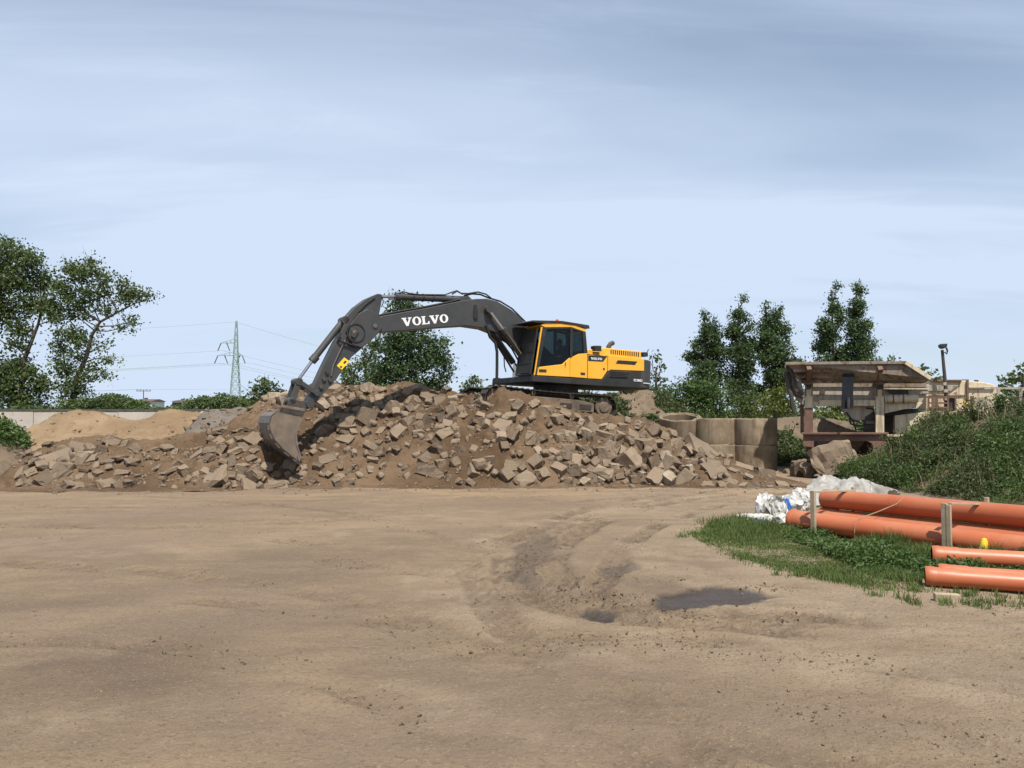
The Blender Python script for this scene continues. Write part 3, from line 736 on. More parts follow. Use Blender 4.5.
rightm = Mound([(835, 520, 22), (858, 504, 22.4), (871, 492, 22.8), (883, 479, 23.2), (893, 465, 23.5), (902, 450, 23.7), (912, 437, 23.8), (926, 427, 23.8), (950, 422, 23.6), (978, 418, 23.3), (1000, 410, 23), (1024, 411, 22.7), (1070, 409, 22.3), (1150, 410, 21.8), (1250, 420, 21.5), (1350, 470, 21.2), (1420, 500, 21)],
               [(835, 493), (870, 496), (910, 498), (960, 501), (1024, 506), (1150, 512), (1400, 515)], back=4, lump=0.24, seed=77, power=0.72, fine=0.07)
right_o = rightm.build('weedy_earth_bank', M['darksoil'], 'earth bank overgrown with green weeds behind the orange pipes', 8.8, 24, 16.6, 29, 0.10)
leftm = Mound([(-140, 408, 30), (-60, 410, 30), (-20, 414, 30), (0, 422, 30), (9, 433, 30), (18, 444, 30), (35, 462, 30), (60, 480, 30)],
              [(-140, 480), (60, 482)], back=4, lump=0.15, seed=88, power=0.8, fine=0.06)
leftm.build('earth_bank', M['drysoil'], 'earth bank with green weeds at the left edge in front of the wall', -27, -16, 24, 36, 0.14)

# ================================================================== STONES
def stone_mesh(i, dims, chop, rough=.028):
    rnd = random.Random(1000 + i)
    pts = []
    for sx in (-1, 1):
        for sy in (-1, 1):
            for sz in (-1, 1):
                c = Vector((sx * (1 - rnd.uniform(0, .22)), sy * (1 - rnd.uniform(0, .22)), sz * (1 - rnd.uniform(0, .22))))
                if rnd.random() < chop:
                    for ax in range(3):
                        q = c.copy(); q[ax] *= rnd.uniform(0.35, 0.8); pts.append(q)
                else:
                    for ax in range(3):
                        q = c.copy(); q[ax] *= rnd.uniform(0.86, 0.95); pts.append(q)
    bm = bmesh.new()
    for p in pts: bm.verts.new((p.x * dims[0] / 2, p.y * dims[1] / 2, p.z * dims[2] / 2))
    r = bmesh.ops.convex_hull(bm, input=bm.verts)
    bmesh.ops.delete(bm, geom=list({e for e in r['geom_interior'] + r['geom_unused'] if isinstance(e, bmesh.types.BMVert)}), context='VERTS')
    bmesh.ops.dissolve_limit(bm, angle_limit=0.12, verts=bm.verts, edges=bm.edges)
    if rough:
        bmesh.ops.triangulate(bm, faces=bm.faces)
        bmesh.ops.subdivide_edges(bm, edges=[e for e in bm.edges if e.calc_length() > .3], cuts=1, use_grid_fill=True)
        bmesh.ops.triangulate(bm, faces=bm.faces)
        for v in bm.verts:
            v.co += Vector((rnd.gauss(0, 1), rnd.gauss(0, 1), rnd.gauss(0, 1))) * rough
    me = bpy.data.meshes.new('stone'); bm.to_mesh(me); bm.free()
    me.materials.append(M['stone'])
    return me
def chip_mesh(i):
    rnd = random.Random(3000 + i); bm = bmesh.new()
    for k in range(7): bm.verts.new((rnd.uniform(-.5, .5), rnd.uniform(-.4, .4), rnd.uniform(-.28, .28)))
    r = bmesh.ops.convex_hull(bm, input=bm.verts)
    bmesh.ops.delete(bm, geom=list({e for e in r['geom_interior'] + r['geom_unused'] if isinstance(e, bmesh.types.BMVert)}), context='VERTS')
    me = bpy.data.meshes.new('chip'); bm.to_mesh(me); bm.free(); return me
CHIPS = [chip_mesh(i) for i in range(10)]
BLOCKS = [stone_mesh(i, (1.0, random.uniform(.75, .98), random.uniform(.55, .85)), 0.45) for i in range(16)]
SLABS = [stone_mesh(40 + i, (1.15, random.uniform(.7, 1.0), random.uniform(.24, .40)), 0.45) for i in range(10)]
def place_stone(me, loc, size, rot, tone, parent, name='stone'):
    o = bpy.data.objects.new(name, me); COL.objects.link(o)
    o.location = loc; o.scale = (size * random.uniform(.85, 1.15), size * random.uniform(.85, 1.15), size * random.uniform(.85, 1.1))
    o.rotation_euler = rot; o['tone'] = float(tone)
    if parent is not None: o.parent = parent
    return o
# clusters read from the photograph: pixel box, count, size in pixels, share of slabs, tone range
CLUSTERS = [
    ((300, 400, 388, 412), 46, (8, 15), .25, (.55, .95)), ((400, 486, 388, 428), 44, (9, 17), .15, (.15, .95)),
    ((262, 312, 388, 406), 24, (7, 14), .4, (.75, 1.0)),
    ((318, 420, 404, 434), 34, (9, 20), .35, (.3, .75)), ((300, 480, 428, 484), 62, (7, 17), .3, (.0, .62)),
    ((556, 640, 414, 440), 34, (9, 18), .15, (.4, .9)), ((600, 690, 430, 484), 62, (9, 18), .1, (.3, 1.0)), ((564, 612, 440, 484), 28, (9, 19), .2, (.4, .95)),
    ((486, 566, 398, 482), 36, (8, 18), .25, (.3, .85)),
    ((205, 300, 428, 488), 52, (8, 19), .55, (.15, .75)), ((20, 140, 442, 488), 52, (9, 22), .7, (.1, .6)), ((130, 210, 448, 488), 16, (7, 18), .6, (.3, .7)),
    ((690, 800, 448, 488), 42, (8, 22), .7, (.25, .75)), ((655, 720, 425, 455), 18, (8, 20), .8, (.3, .7)),
]
occupied = []
cands = []
for (x0, x1, y0, y1), n, (s0, s1), slab, (t0, t1) in CLUSTERS:
    k = tries = 0
    while k < n and tries < n * 12:
        tries += 1
        px, py = random.uniform(x0, x1), random.uniform(y0, y1)
        sp = s0 + (s1 - s0) * random.random() ** 1.7
        if 258 < px < 308 and 408 < py < 466: continue
        if 500 < px < 648 and py - .5 * sp < np.interp(px, [500, 530, 560, 580, 648], [388, 397, 406, 416, 418]): continue
        if any((px - a) ** 2 + (py - b) ** 2 < (0.36 * (sp + c)) ** 2 for a, b, c in occupied): continue
        h = main.hit(px, py)
        if h is None: continue
        occupied.append((px, py, sp)); k += 1
        cands.append((sp, px, py, h, random.random() < slab, random.uniform(t0, t1)))
# single stones one can find in the photograph
for px, py, sp, sl, t in ((480, 466, 15, 0, .55), (604, 474, 20, 0, .8), (655, 480, 18, 0, .7), (533, 443, 18, 0, .7), (566, 436, 17, 0, .8), (545, 413, 15, 0, .75), (482, 402, 17, 0, .7), (62, 472, 22, 0, .35), (56, 460, 24, 1, .6), (85, 456, 22, 1, .75), (250, 487, 22, 1, .5), (270, 487, 23, 1, .55), (216, 478, 24, 1, .55), (345, 425, 22, 0, .4), (366, 420, 22, 0, .3), (392, 411, 18, 0, .4), (335, 412, 16, 0, .5), (378, 414, 18, 0, .3), (455, 414, 18, 0, .5), (427, 397, 18, 0, .55), (630, 462, 19, 0, .75), (668, 462, 20, 0, .5), (612, 448, 17, 0, .7), (650, 446, 17, 0, .7), (715, 472, 26, 1, .5), (700, 452, 28, 1, .45)):
    h = main.hit(px, py)
    if h is not None: cands.append((sp + 40, px, py, h, bool(sl), t))
cands.sort(key=lambda c: -c[0])
small_V, small_F, small_n = [], [], 0
def stone_pose(h, slab):
    nrm = main.normal(h)
    q = nrm.to_track_quat('Z', 'Y').to_matrix().to_4x4() if slab else Matrix.Identity(4)
    a = 0.45 if slab else 3.0
    return (q @ Matrix.Rotation(random.uniform(0, 6.28), 4, 'Z') @ Matrix.Rotation(random.uniform(-a, a), 4, 'X') @ Matrix.Rotation(random.uniform(-a, a) * .5, 4, 'Y'))
def join_stone(me, mat4, acc_V, acc_F, base):
    n = len(me.vertices); v = np.empty(n * 3); me.vertices.foreach_get('co', v); v = v.reshape(-1, 3)
    m = np.array(mat4); v = v @ m[:3, :3].T + m[:3, 3]
    acc_V.append(v)
    for p in me.polygons:
        vi = list(p.vertices)
        for j in range(1, len(vi) - 1): acc_F.append((base + vi[0], base + vi[j], base + vi[j + 1]))
    return base + n
for i, (sp, px, py, h, slab, tone) in enumerate(cands):
    if sp > 40: sp -= 40
    size = sp * h.y / F_PX
    me = random.choice(SLABS if slab else BLOCKS)
    mt = stone_pose(h, slab)
    loc = h + main.normal(h) * size * (random.uniform(-.04, .08) if slab else random.uniform(-.12, .14))
    if i < 300:
        place_stone(me, loc, size, mt.to_euler(), tone, main_o)
    else:
        small_n = join_stone(me, Matrix.Translation(loc) @ mt @ Matrix.Scale(size, 4), small_V, small_F, small_n)
# fine debris, too small to pick out singly
for k in range(2600):
    x0, x1, y0, y1 = random.choice(CLUSTERS)[0] if random.random() < .75 else (0, 790, 395, 487)
    h = main.hit(random.uniform(x0 - 6, x1 + 6), random.uniform(y0 - 2, min(487, y1 + 6)))
    if h is None: continue
    size = random.uniform(.05, .30) * random.uniform(.4, 1)
    small_n = join_stone(random.choice(CHIPS), Matrix.Translation(h - Vector((0, 0, size * .05))) @ stone_pose(h, False) @ Matrix.Scale(size, 4), small_V, small_F, small_n)
me = np_mesh('small_rubble', np.vstack(small_V), np.array(small_F))
so = finish('small_rubble', me, M['stone'], main_o); so['kind'] = 'stuff'; so['tone'] = 0.55
# debris on the other heaps
def debris(name, mound, parent, boxes, n, smin, smax, tone, dr):
    V, F, b = [], [], 0
    for k in range(n):
        x0, x1, y0, y1 = random.choice(boxes)
        h = mound.hit(random.uniform(x0, x1), random.uniform(y0, y1), *dr)
        if h is None: continue
        s = smin + (smax - smin) * random.random() ** 2
        b = join_stone(random.choice(CHIPS), Matrix.Translation(h) @ Matrix.Rotation(random.uniform(0, 6), 4, (random.random(), random.random(), .5)) @ Matrix.Scale(s, 4), V, F, b)
    if not V: return
    o = finish(name, np_mesh(name, np.vstack(V), np.array(F)), M['stone'], parent); o['kind'] = 'stuff'; o['tone'] = tone
debris('small_rubble', greym, bpy.data.objects['grey_rubble_heap'], [(185, 275, 408, 455)], 220, .06, .4, .35, (26, 33))
debris('small_rubble', sandm, bpy.data.objects['sand_heap'], [(30, 210, 412, 470)], 160, .05, .28, .6, (27, 37))
debris('clods', backm, bpy.data.objects['clod_heap'], [(560, 880, 388, 466)], 500, .08, .4, .35, (29, 39))
# loose gravel on the yard
def scatter(meshes, X, Y, Z, S, rng):
    """many small chips as one mesh: positions, sizes, random turns"""
    Vs, Fs, base = [], [], 0
    pick = rng.integers(0, len(meshes), len(X))
    for mi, me in enumerate(meshes):
        k = np.argwhere(pick == mi)[:, 0]; n = len(k)
        if not n: continue
        co = np.array([v.co[:] for v in me.vertices]); tri = []
        for p in me.polygons:
            vi = list(p.vertices); tri += [(vi[0], vi[q], vi[q + 1]) for q in range(1, len(vi) - 1)]
        tri = np.array(tri); q = rng.normal(size=(n, 4)); q /= np.linalg.norm(q, axis=1)[:, None]; w, x, y, z = q.T
        R = np.stack([np.stack([1 - 2 * (y * y + z * z), 2 * (x * y - w * z), 2 * (x * z + w * y)], -1), np.stack([2 * (x * y + w * z), 1 - 2 * (x * x + z * z), 2 * (y * z - w * x)], -1), np.stack([2 * (x * z - w * y), 2 * (y * z + w * x), 1 - 2 * (x * x + y * y)], -1)], 1)
        V = np.einsum('nij,vj->nvi', R, co) * S[k][:, None, None] + np.stack([X[k], Y[k], Z[k]], -1)[:, None, :]
        Vs.append(V.reshape(-1, 3)); Fs.append((tri[None] + (np.arange(n) * len(co))[:, None, None]).reshape(-1, 3) + base); base += n * len(co)
    return np_mesh('chips', np.vstack(Vs), np.vstack(Fs))
rg_ = np.random.default_rng(404); n = 26000
py = 488 + 280 * rg_.uniform(0, 1, n) ** 1.25; px = rg_.uniform(-20, 1044, n)
gy_ = CAM_H * F_PX / (py - HOR); gx_ = (px - CX) / F_PX * gy_
den = fbm(gx_, gy_, .5, 4, 77) + .5 * sstep(0, 3, gx_) - .15
k = den > rg_.uniform(-.45, .65, n); gx_, gy_ = gx_[k], gy_[k]
S_ = rg_.uniform(.006, .016, len(gx_)) * np.where(rg_.uniform(0, 1, len(gx_)) < .02, 2.6, 1) * (.6 + gy_ / 14)
gv = finish('gravel', scatter(CHIPS, gx_, gy_, ground_z(gx_, gy_) + S_ * .08, S_, rg_), M['stone'])
gv['tone'] = 0.62; tag(gv, 'loose pebbles scattered over the sandy yard', 'gravel', kind='stuff')
# stones and clods rolled off the heap on to the yard
n = 700; px = rg_.uniform(-10, 810, n); fy = np.interp(px, [-10, 200, 520, 700, 810], [489, 489, 486.5, 486, 488])
py = fy + np.abs(rg_.normal(0, 3.2, n)) - 1.5; y_ = CAM_H * F_PX / (py - HOR); x_ = (px - CX) / F_PX * y_
S_ = rg_.uniform(.03, .16, n) * rg_.uniform(.3, 1, n)
ro = finish('rolled_stones', scatter(CHIPS, x_, y_, np.maximum(ground_z(x_, y_), main.zq(x_, y_)) + S_ * .05, S_, rg_), M['stone'], main_o); ro['kind'] = 'stuff'; ro['tone'] = .5
# crumbs of damp earth thrown up along the wheel tracks and round the mud
V, F, b = [], [], 0
wts = [(i, len(pts)) for i, (pts, w, dp, dm) in enumerate(TRACKS) for _ in range(int(dm * 10))]
curves = [catmull(gpx(t[0]), .06) for t in TRACKS]
for k in range(6500):
    i = random.choice(wts)[0]; c = curves[i]; q = c[random.randrange(len(c))]; w = TRACKS[i][1]
    off = random.choice((-1, 1)) * w * random.gauss(.55, .12); a = random.uniform(0, 6.28)
    x, y = q[0] + off * math.cos(a), q[1] + off * math.sin(a)
    if y < 4.4 or y > 22: continue
    if vnoise(np.array([x * .8]), np.array([y * .8]), 66)[0] < -.1: continue
    s_ = random.uniform(.010, .05) * random.uniform(.3, 1)
    b = join_stone(random.choice(CHIPS), Matrix.Translation((x, y, float(ground_z(x, y)[0]) + s_ * .1)) @ Matrix.Rotation(random.uniform(0, 6), 4, (random.random(), random.random(), .5)) @ Matrix.Scale(s_, 4), V, F, b)
for k in range(1100):
    px, py = random.uniform(555, 800), random.uniform(578, 624); p = G(px, py)
    j = int(np.clip(np.searchsorted(gy, p.y), 0, len(gy) - 1)); i = int(np.clip(np.searchsorted(gx, p.x), 0, len(gx) - 1))
    if mud[j, i] > .8 or vnoise(np.array([p.x * 1.6]), np.array([p.y * 1.6]), 67)[0] < 0: continue
    s_ = random.uniform(.012, .06) * random.uniform(.4, 1)
    b = join_stone(random.choice(CHIPS), Matrix.Translation((p.x, p.y, gz[j, i] + s_ * .1)) @ Matrix.Rotation(random.uniform(0, 6), 4, (random.random(), random.random(), .5)) @ Matrix.Scale(s_, 4), V, F, b)
tag(finish('earth_crumbs', np_mesh('earth_crumbs', np.vstack(V), np.array(F)), M['darksoil']), 'dark crumbs of earth along the tyre tracks and round the mud', 'earth', kind='stuff')
# ================================================================== EXCAVATOR
def frame(yaw, pitch):
    f = Vector((-math.cos(yaw) * math.cos(pitch), -math.sin(yaw) * math.cos(pitch), math.sin(pitch)))
    l = Vector((math.sin(yaw), -math.cos(yaw), 0)); u = f.cross(l)
    return f, l, u
EF, EL, EU = frame(EYAW, EPITCH)
UF, UL, UU = frame(UYAW, UPITCH)
def E(s, l, z): return EX0 + EF * s + EL * l + EU * z
def U(s, l, z): return EX0 + UF * s + UL * l + UU * z
def on_plane(px, py, l, fr):
    """where the photo ray meets the machine's own lengthwise plane at offset l: (forward, up)"""
    f, le, u = fr
    r = ray(px, py); o = EX0 + le * l
    t = (o - CAM).dot(le) / r.dot(le)
    q = CAM + r * t - EX0
    return q.dot(f), q.dot(u)
def EP(px, py, l): return on_plane(px, py, l, (EF, EL, EU))
def UP(px, py, l): return on_plane(px, py, l, (UF, UL, UU))
ex = empty('excavator', EX0, 'yellow and charcoal crawler excavator standing on top of the rubble heap', 'excavator')
def eprism(mb, pix, lpix, l0, l1):
    sz = [EP(a, b, lpix) for a, b in pix]
    return mb.prism([E(s, l0, z) for s, z in sz], [E(s, l1, z) for s, z in sz])
def ebox(mb, s0, s1, l0, l1, z0, z1):
    return mb.box(E((s0 + s1) / 2, (l0 + l1) / 2, (z0 + z1) / 2), EF * (s1 - s0) / 2, EL * (l1 - l0) / 2, EU * (z1 - z0) / 2)
def esh(name, pix, lpix, l0, l1, mat, parent=None, bevel=0.012):
    return eprism(MB(), pix, lpix, l0, l1).build(name, mat, parent or ex, bevel=bevel)
LN = 1.42
# --- undercarriage
def stadium(s0, s1, z, r, n):
    L = s1 - s0; per = 2 * L + 2 * math.pi * r; out = []
    for i in range(n):
        t = per * i / n
        if t < L: out.append((s0 + t, z + r - 0.05 * math.sin(math.pi * t / L), 0.0))
        elif t < L + math.pi * r:
            a = (t - L) / r; out.append((s1 + r * math.sin(a), z + r * math.cos(a), -a))
        elif t < 2 * L + math.pi * r: out.append((s1 - (t - L - math.pi * r), z - r, -math.pi))
        else:
            a = (t - 2 * L - math.pi * r) / r; out.append((s0 - r * math.sin(a), z - r * math.cos(a), -math.pi - a))
    return out
TR = 0.40
sr, zr = UP(606, 408.5, 1.58)
zr = 0.43
sf = sr + 3.95
for l in (1.27, -1.27):
    ch = MB()
    for s, z, a in stadium(sr, sf, zr, TR, 52):
        d = UF * math.cos(a) + UU * math.sin(a); nn = UU * math.cos(a) - UF * math.sin(a)
        c = U(s, l, z)
        ch.box(c + nn * .01, d * .092, UL * .30, nn * .012)
        ch.box(c + nn * .035 + d * .06, d * .014, UL * .298, nn * .016)
        ch.box(c - nn * .045, d * .085, UL * .09, nn * .038)
    ch.build('track_chain', M['track'], ex)
    for nm, s in (('sprocket', sr), ('idler', sf)):
        w = MB().lathe(U(s, l - .16, zr), UL, [(0, .02), (0, .30), (.05, .33), (.27, .33), (.32, .30), (.32, .20), (.36, .17), (.36, .02)], 28)
        w.build(nm, M['trackframe'], ex, smooth=True)
    fr = MB()
    fr.prism([U(s, l + .24, z) for s, z in ((sr + .42, .22), (sf - .30, .20), (sf - .25, .46), (sf - 1.1, .60), (sr + 1.0, .60), (sr + .42, .52))],
             [U(s, l - .24, z) for s, z in ((sr + .42, .22), (sf - .30, .20), (sf - .25, .46), (sf - 1.1, .60), (sr + 1.0, .60), (sr + .42, .52))])
    tf = fr.build('track_frame', M['trackframe'], ex, bevel=.015)
    sd = .245 if l > 0 else -.245
    for k in range(4):
        MB().box(U(sr + .75 + k * .72, l + sd, .38), UF * .22, UL * .012, UU * .085).build('frame_plate', M['track'], tf)
    for k in range(7):
        MB().lathe(U(sr + .55 + k * .5, l - .2, .17), UL, [(0, .02), (0, .10), (.4, .10), (.4, .02)], 14).build('roller', M['track'], ex, smooth=True)
    for k in (1.25, 2.65):
        MB().lathe(U(sr + k, l - .16, .71), UL, [(0, .02), (0, .09), (.36, .09), (.36, .02)], 14).build('carrier_roller', M['trackframe'], ex, smooth=True)
b = MB(); b.box(U((sr + sf) / 2, 0, .62), UF * .95, UL * 1.05, UU * .22)
b.build('undercarriage_body', M['trackframe'], ex, bevel=.04)
MB().lathe(E(0, 0, .80), EU, [(0, .02), (0, .80), (.34, .80), (.34, .02)], 36).build('slew_ring', M['darksteel'], ex, smooth=True)

# --- upper structure
deck = MB()
sA, zA = EP(517, 378.5, LN); sB, zB = EP(648, 388.5, LN)
zb, zt = 1.10, 1.33
eprism(deck, [(533.5, 375.3), (570, 378), (602, 379.6), (610.5, 370.3), (644.5, 371.5), (645, 388.5), (600, 386), (560, 383.3), (533, 381.5)], LN, LN - .015, -LN + .015)
deck_o = deck.build('deck', M['black'], ex, bevel=.02)
ebox(MB(), 1.50, 1.80, .34, LN - .04, 1.08, 1.34).build('front_step', M['black'], deck_o, bevel=.03)
ebox(MB(), .80, 1.10, -LN + .05, -.62, 1.10, 1.36).build('front_step', M['black'], deck_o, bevel=.03)
ebox(MB(), .55, 1.05, -LN + .08, -.66, 1.36, 1.90).build('tool_box', M['greybox'], ex, bevel=.03)
# counterweight, curved in plan
tail = -EP(648.6, 378, 0.95)[0]
z_ct, z_cb = EP(646.5, 360.5, 1.2)[1], EP(647, 389.0, 1.2)[1]
plan = [(-(tail - .75), LN - .01)] + [(-(tail - .62 + .62 * math.sin(a)), (LN - .01) - .55 * (1 - math.cos(a))) for a in np.linspace(.15, math.pi / 2, 7)]
plan += [(-tail - .05, .45)]
plan = plan + [(s, -l) for s, l in reversed(plan)]
MB().prism([E(s, l, z_cb) for s, l in plan], [E(s, l, z_ct) for s, l in plan]).build('counterweight', M['boom'], ex, bevel=.04)
ebox(MB(), -tail + .30, -tail + .62, LN - .06, LN + .005, z_cb + .16, z_cb + .20).build('reflector_strip', M['greybox'], ex)
# yellow body
p1 = esh('side_panel', [(570.3, 358.2), (578.8, 353.9), (587.3, 353.2), (587.3, 378.3), (570.3, 377.0)], LN, LN, LN - .45, M['yellow'])
p2 = esh('side_panel', [(588.0, 355.0), (607.6, 356.4), (607.6, 370.6), (601.8, 379.2), (588.0, 378.4)], LN, LN, -LN, M['yellow'])
p3 = esh('engine_panel', [(608.2, 355.2), (644.2, 359.2), (644.2, 371.0), (610.6, 369.8), (608.2, 371.2)], LN, LN, -LN, M['yellow'])
esh('body_core', [(571, 356), (588, 354), (643.5, 360), (643.5, 376), (571, 376.5)], LN, LN - .03, -LN + .03, M['black'], bevel=0)
esh('badge_band', [(588.2, 355.3), (607.0, 356.2), (603.0, 361.6), (588.2, 360.8)], LN, LN + .008, LN - .02, M['black'], p2, 0)
esh('intake_vent', [(617.7, 360.2), (637.2, 361.5), (634.9, 364.9), (615.7, 363.5)], LN, LN + .008, LN - .02, M['black'], p3, 0)
esh('door_latch', [(603.0, 368.0), (604.6, 368.1), (604.6, 369.9), (603.0, 369.8)], LN, LN + .01, LN - .02, M['black'], p2, 0)
esh('plate', [(580.5, 372.4), (585.0, 372.7), (585.0, 375.2), (580.5, 374.9)], LN, LN + .006, LN - .02, M['black'], p1, 0)
gr = esh('grille', [(611.5, 370.6), (631.5, 371.5), (628.0, 377.8), (609.5, 377.0)], LN, LN + .004, LN - .02, M['darksteel'], deck_o, 0)
for k in range(4):
    esh('slat', [(611 - k * .4, 371.4 + k * 1.5), (630 - k * .8, 372.3 + k * 1.5), (630 - k * .8, 372.9 + k * 1.5), (611 - k * .4, 372.0 + k * 1.5)], LN, LN + .02, LN, M['black'], gr, 0)
# engine hood
LH = 1.12
hood = esh('engine_hood', [(587.5, 349.6), (606.0, 347.8), (641.2, 351.2), (641.6, 360.0), (607.0, 357.0), (587.5, 356.5)], LH, LH, -1.20, M['yellow'], bevel=.03)
g = MB()
for k in range(14):
    x = 610.5 + k * 2.1; y = 349.6 + k * .2
    eprism(g, [(x, y), (x + 1.1, y + .1), (x + 1.1, y + 4.6), (x, y + 4.5)], LH, LH + .006, LH - .02)
g.build('hood_louvres', M['black'], hood)
esh('handrail', [(590, 351), (606, 351.6), (606, 352.2), (590, 351.6)], LH + .2, LH + .2, LH + .17, M['yellow'], hood, 0)
# cab
cab_l0, cab_l1 = LN, 0.36
door = esh('cab_door_panel', [(537.2, 367.2), (562.4, 364.2), (570.0, 357.5), (570.0, 377.0), (536.8, 375.2)], LN, LN, LN - .07, M['yellow'])
esh('sticker', [(539.0, 369.2), (546.4, 369.4), (546.4, 372.4), (539.0, 372.2)], LN, LN + .006, LN - .01, M['black'], door, 0)
MB().tube([E(*EP(565, 362, LN)[:1], LN + .03, EP(565, 362, LN)[1]), E(EP(565, 366, LN)[0], LN + .03, EP(565, 366, LN)[1])], .012, 6).build('door_handle', M['black'], door)
esh('cab_floor', [(537, 372), (586.5, 375), (586.5, 378), (536.8, 375.5)], LN, LN - .08, cab_l1, M['black'], bevel=0)
esh('cab_far_panel', [(537.2, 367.2), (572, 362), (586.5, 353), (586.5, 377), (536.8, 375.2)], LN, cab_l1 + .05, cab_l1, M['yellow'])
esh('cab_rear_panel', [(584.5, 352.5), (587.3, 352.5), (587.3, 377), (584.5, 377)], LN, LN - .02, cab_l1, M['yellow'], bevel=0)
fr = MB()
for l0, l1 in ((LN, LN - .07), (cab_l1 + .07, cab_l1)):
    eprism(fr, [(542.6, 327.5), (547.0, 327.5), (539.6, 366.5), (536.8, 375.2), (535.2, 375.0)], LN, l0, l1)
    eprism(fr, [(570.6, 327.0), (573.2, 327.0), (572.4, 357.5), (570.2, 358.5)], LN, l0, l1)
    eprism(fr, [(582.6, 331.5), (585.8, 331.5), (587.6, 353.3), (584.0, 353.3)], LN, l0, l1)
    eprism(fr, [(543, 327.2), (571, 326.8), (585.5, 331.4), (585.0, 333.0), (571, 328.6), (544, 329.2)], LN, l0, l1)
fr.build('cab_frame', M['black'], ex, bevel=.008)
ys = MB()
eprism(ys, [(541.4, 327.0), (542.8, 327.0), (535.6, 375.0), (534.2, 375.0)], LN, LN - .01, LN - .04)
ys.build('front_pillar_trim', M['yellow'], ex)
roof = esh('cab_roof', [(541.0, 325.0), (545.0, 322.9), (560.0, 323.0), (576, 325.0), (585.6, 328.8), (586.2, 332.6), (571, 327.4), (545, 327.4)], LN, LN, cab_l1, M['yellow'], bevel=.02)
esh('roof_cap', [(529.0, 321.6), (532, 320.3), (562, 320.9), (588.5, 325.2), (589.4, 328.6), (585.5, 328.2), (575, 324.9), (560, 322.9), (541, 323.2)], LN, LN + .03, cab_l1 - .03, M['black'], roof, .01)
# front window with its guard bars
f0, f1 = EP(541.5, 328, LN), EP(534.5, 375, LN)
def front(t, l): return E(f0[0] + (f1[0] - f0[0]) * t, l, f0[1] + (f1[1] - f0[1]) * t)
def gpane(name, pts, parent, mat=None):
    n = (pts[1] - pts[0]).cross(pts[2] - pts[0]).normalized() * .004
    return MB().prism([p + n for p in pts], [p - n for p in pts]).build(name, mat or M['glass'], parent)
gpane('front_window', [front(.02, LN - .1), front(.02, cab_l1 + .05), front(.97, cab_l1 + .05), front(.97, LN - .1)], ex)
gd = MB()
off = EF * .10
for l in (LN - .10, cab_l1 + .02): gd.bar(front(0.0, l) + off, front(.98, l) + off, .05, .05)
for k in range(5): gd.bar(front(.02 + k * .24, LN - .1) + off, front(.02 + k * .24, cab_l1 + .02) + off, .035, .035)
for k in range(16): gd.bar(front(.05 + k * .058, LN - .1) + off * .9, front(.05 + k * .058, cab_l1 + .02) + off * .9, .10, .008, up=EF)
gd.build('front_guard', M['black'], ex)
def side_pane(name, pix, l): 
    sz = [EP(a, b, LN) for a, b in pix]
    return MB().prism([E(s, l + .004, z) for s, z in sz], [E(s, l - .004, z) for s, z in sz]).build(name, M['glass'], ex)
DW = [(546.6, 328.9), (570.6, 328.4), (570.4, 357.3), (562.4, 364.2), (539.4, 367.0)]
RW = [(573.0, 328.9), (582.8, 332.4), (584.4, 352.8), (578.8, 353.9), (572.4, 357.0)]
for l in (LN - .035, cab_l1 + .035):
    side_pane('door_window', DW, l); side_pane('side_window', RW, l)
r0, r1 = EP(583.6, 332.5, LN), EP(586.2, 352.5, LN)
gpane('rear_window', [E(r0[0], LN - .08, r0[1]), E(r0[0], cab_l1 + .08, r0[1]), E(r1[0], cab_l1 + .08, r1[1]), E(r1[0], LN - .08, r1[1])], ex)
# seat and console
lc = (cab_l0 + cab_l1) / 2
hs, hz = EP(558.5, 343.5, lc)       # operator's head
SEAT_Z = hz - .72
seat = ebox(MB(), hs - .30, hs + .28, lc - .25, lc + .25, SEAT_Z - .14, SEAT_Z - .02).build('seat', M['black'], ex, bevel=.04)
sb = MB(); sb.box(E(hs - .33, lc, SEAT_Z + .32), (EF * .98 + EU * -.15).normalized() * .06, EL * .23, (EU * .98 - EF * .17) * .40); sb.build('backrest', M['black'], seat, bevel=.04)
sb = MB(); sb.box(E(hs - .43, lc, SEAT_Z + .83), EF * .05, EL * .13, EU * .10); sb.build('headrest', M['black'], seat, bevel=.03)
ebox(MB(), hs - .2, hs + .12, lc - .18, lc + .18, 1.34, SEAT_Z - .14).build('seat_base', M['black'], seat)
for sgn in (-1, 1):
    c = ebox(MB(), hs - .1, hs + .40, lc + sgn * .36 - .08, lc + sgn * .36 + .08, SEAT_Z - .12, SEAT_Z + .12).build('console', M['black'], seat, bevel=.02)
    MB().tube([E(hs + .34, lc + sgn * .36, SEAT_Z + .12), E(hs + .38, lc + sgn * .36, SEAT_Z + .28)], [.012, .02], 8).build('joystick', M['rubber'], seat)
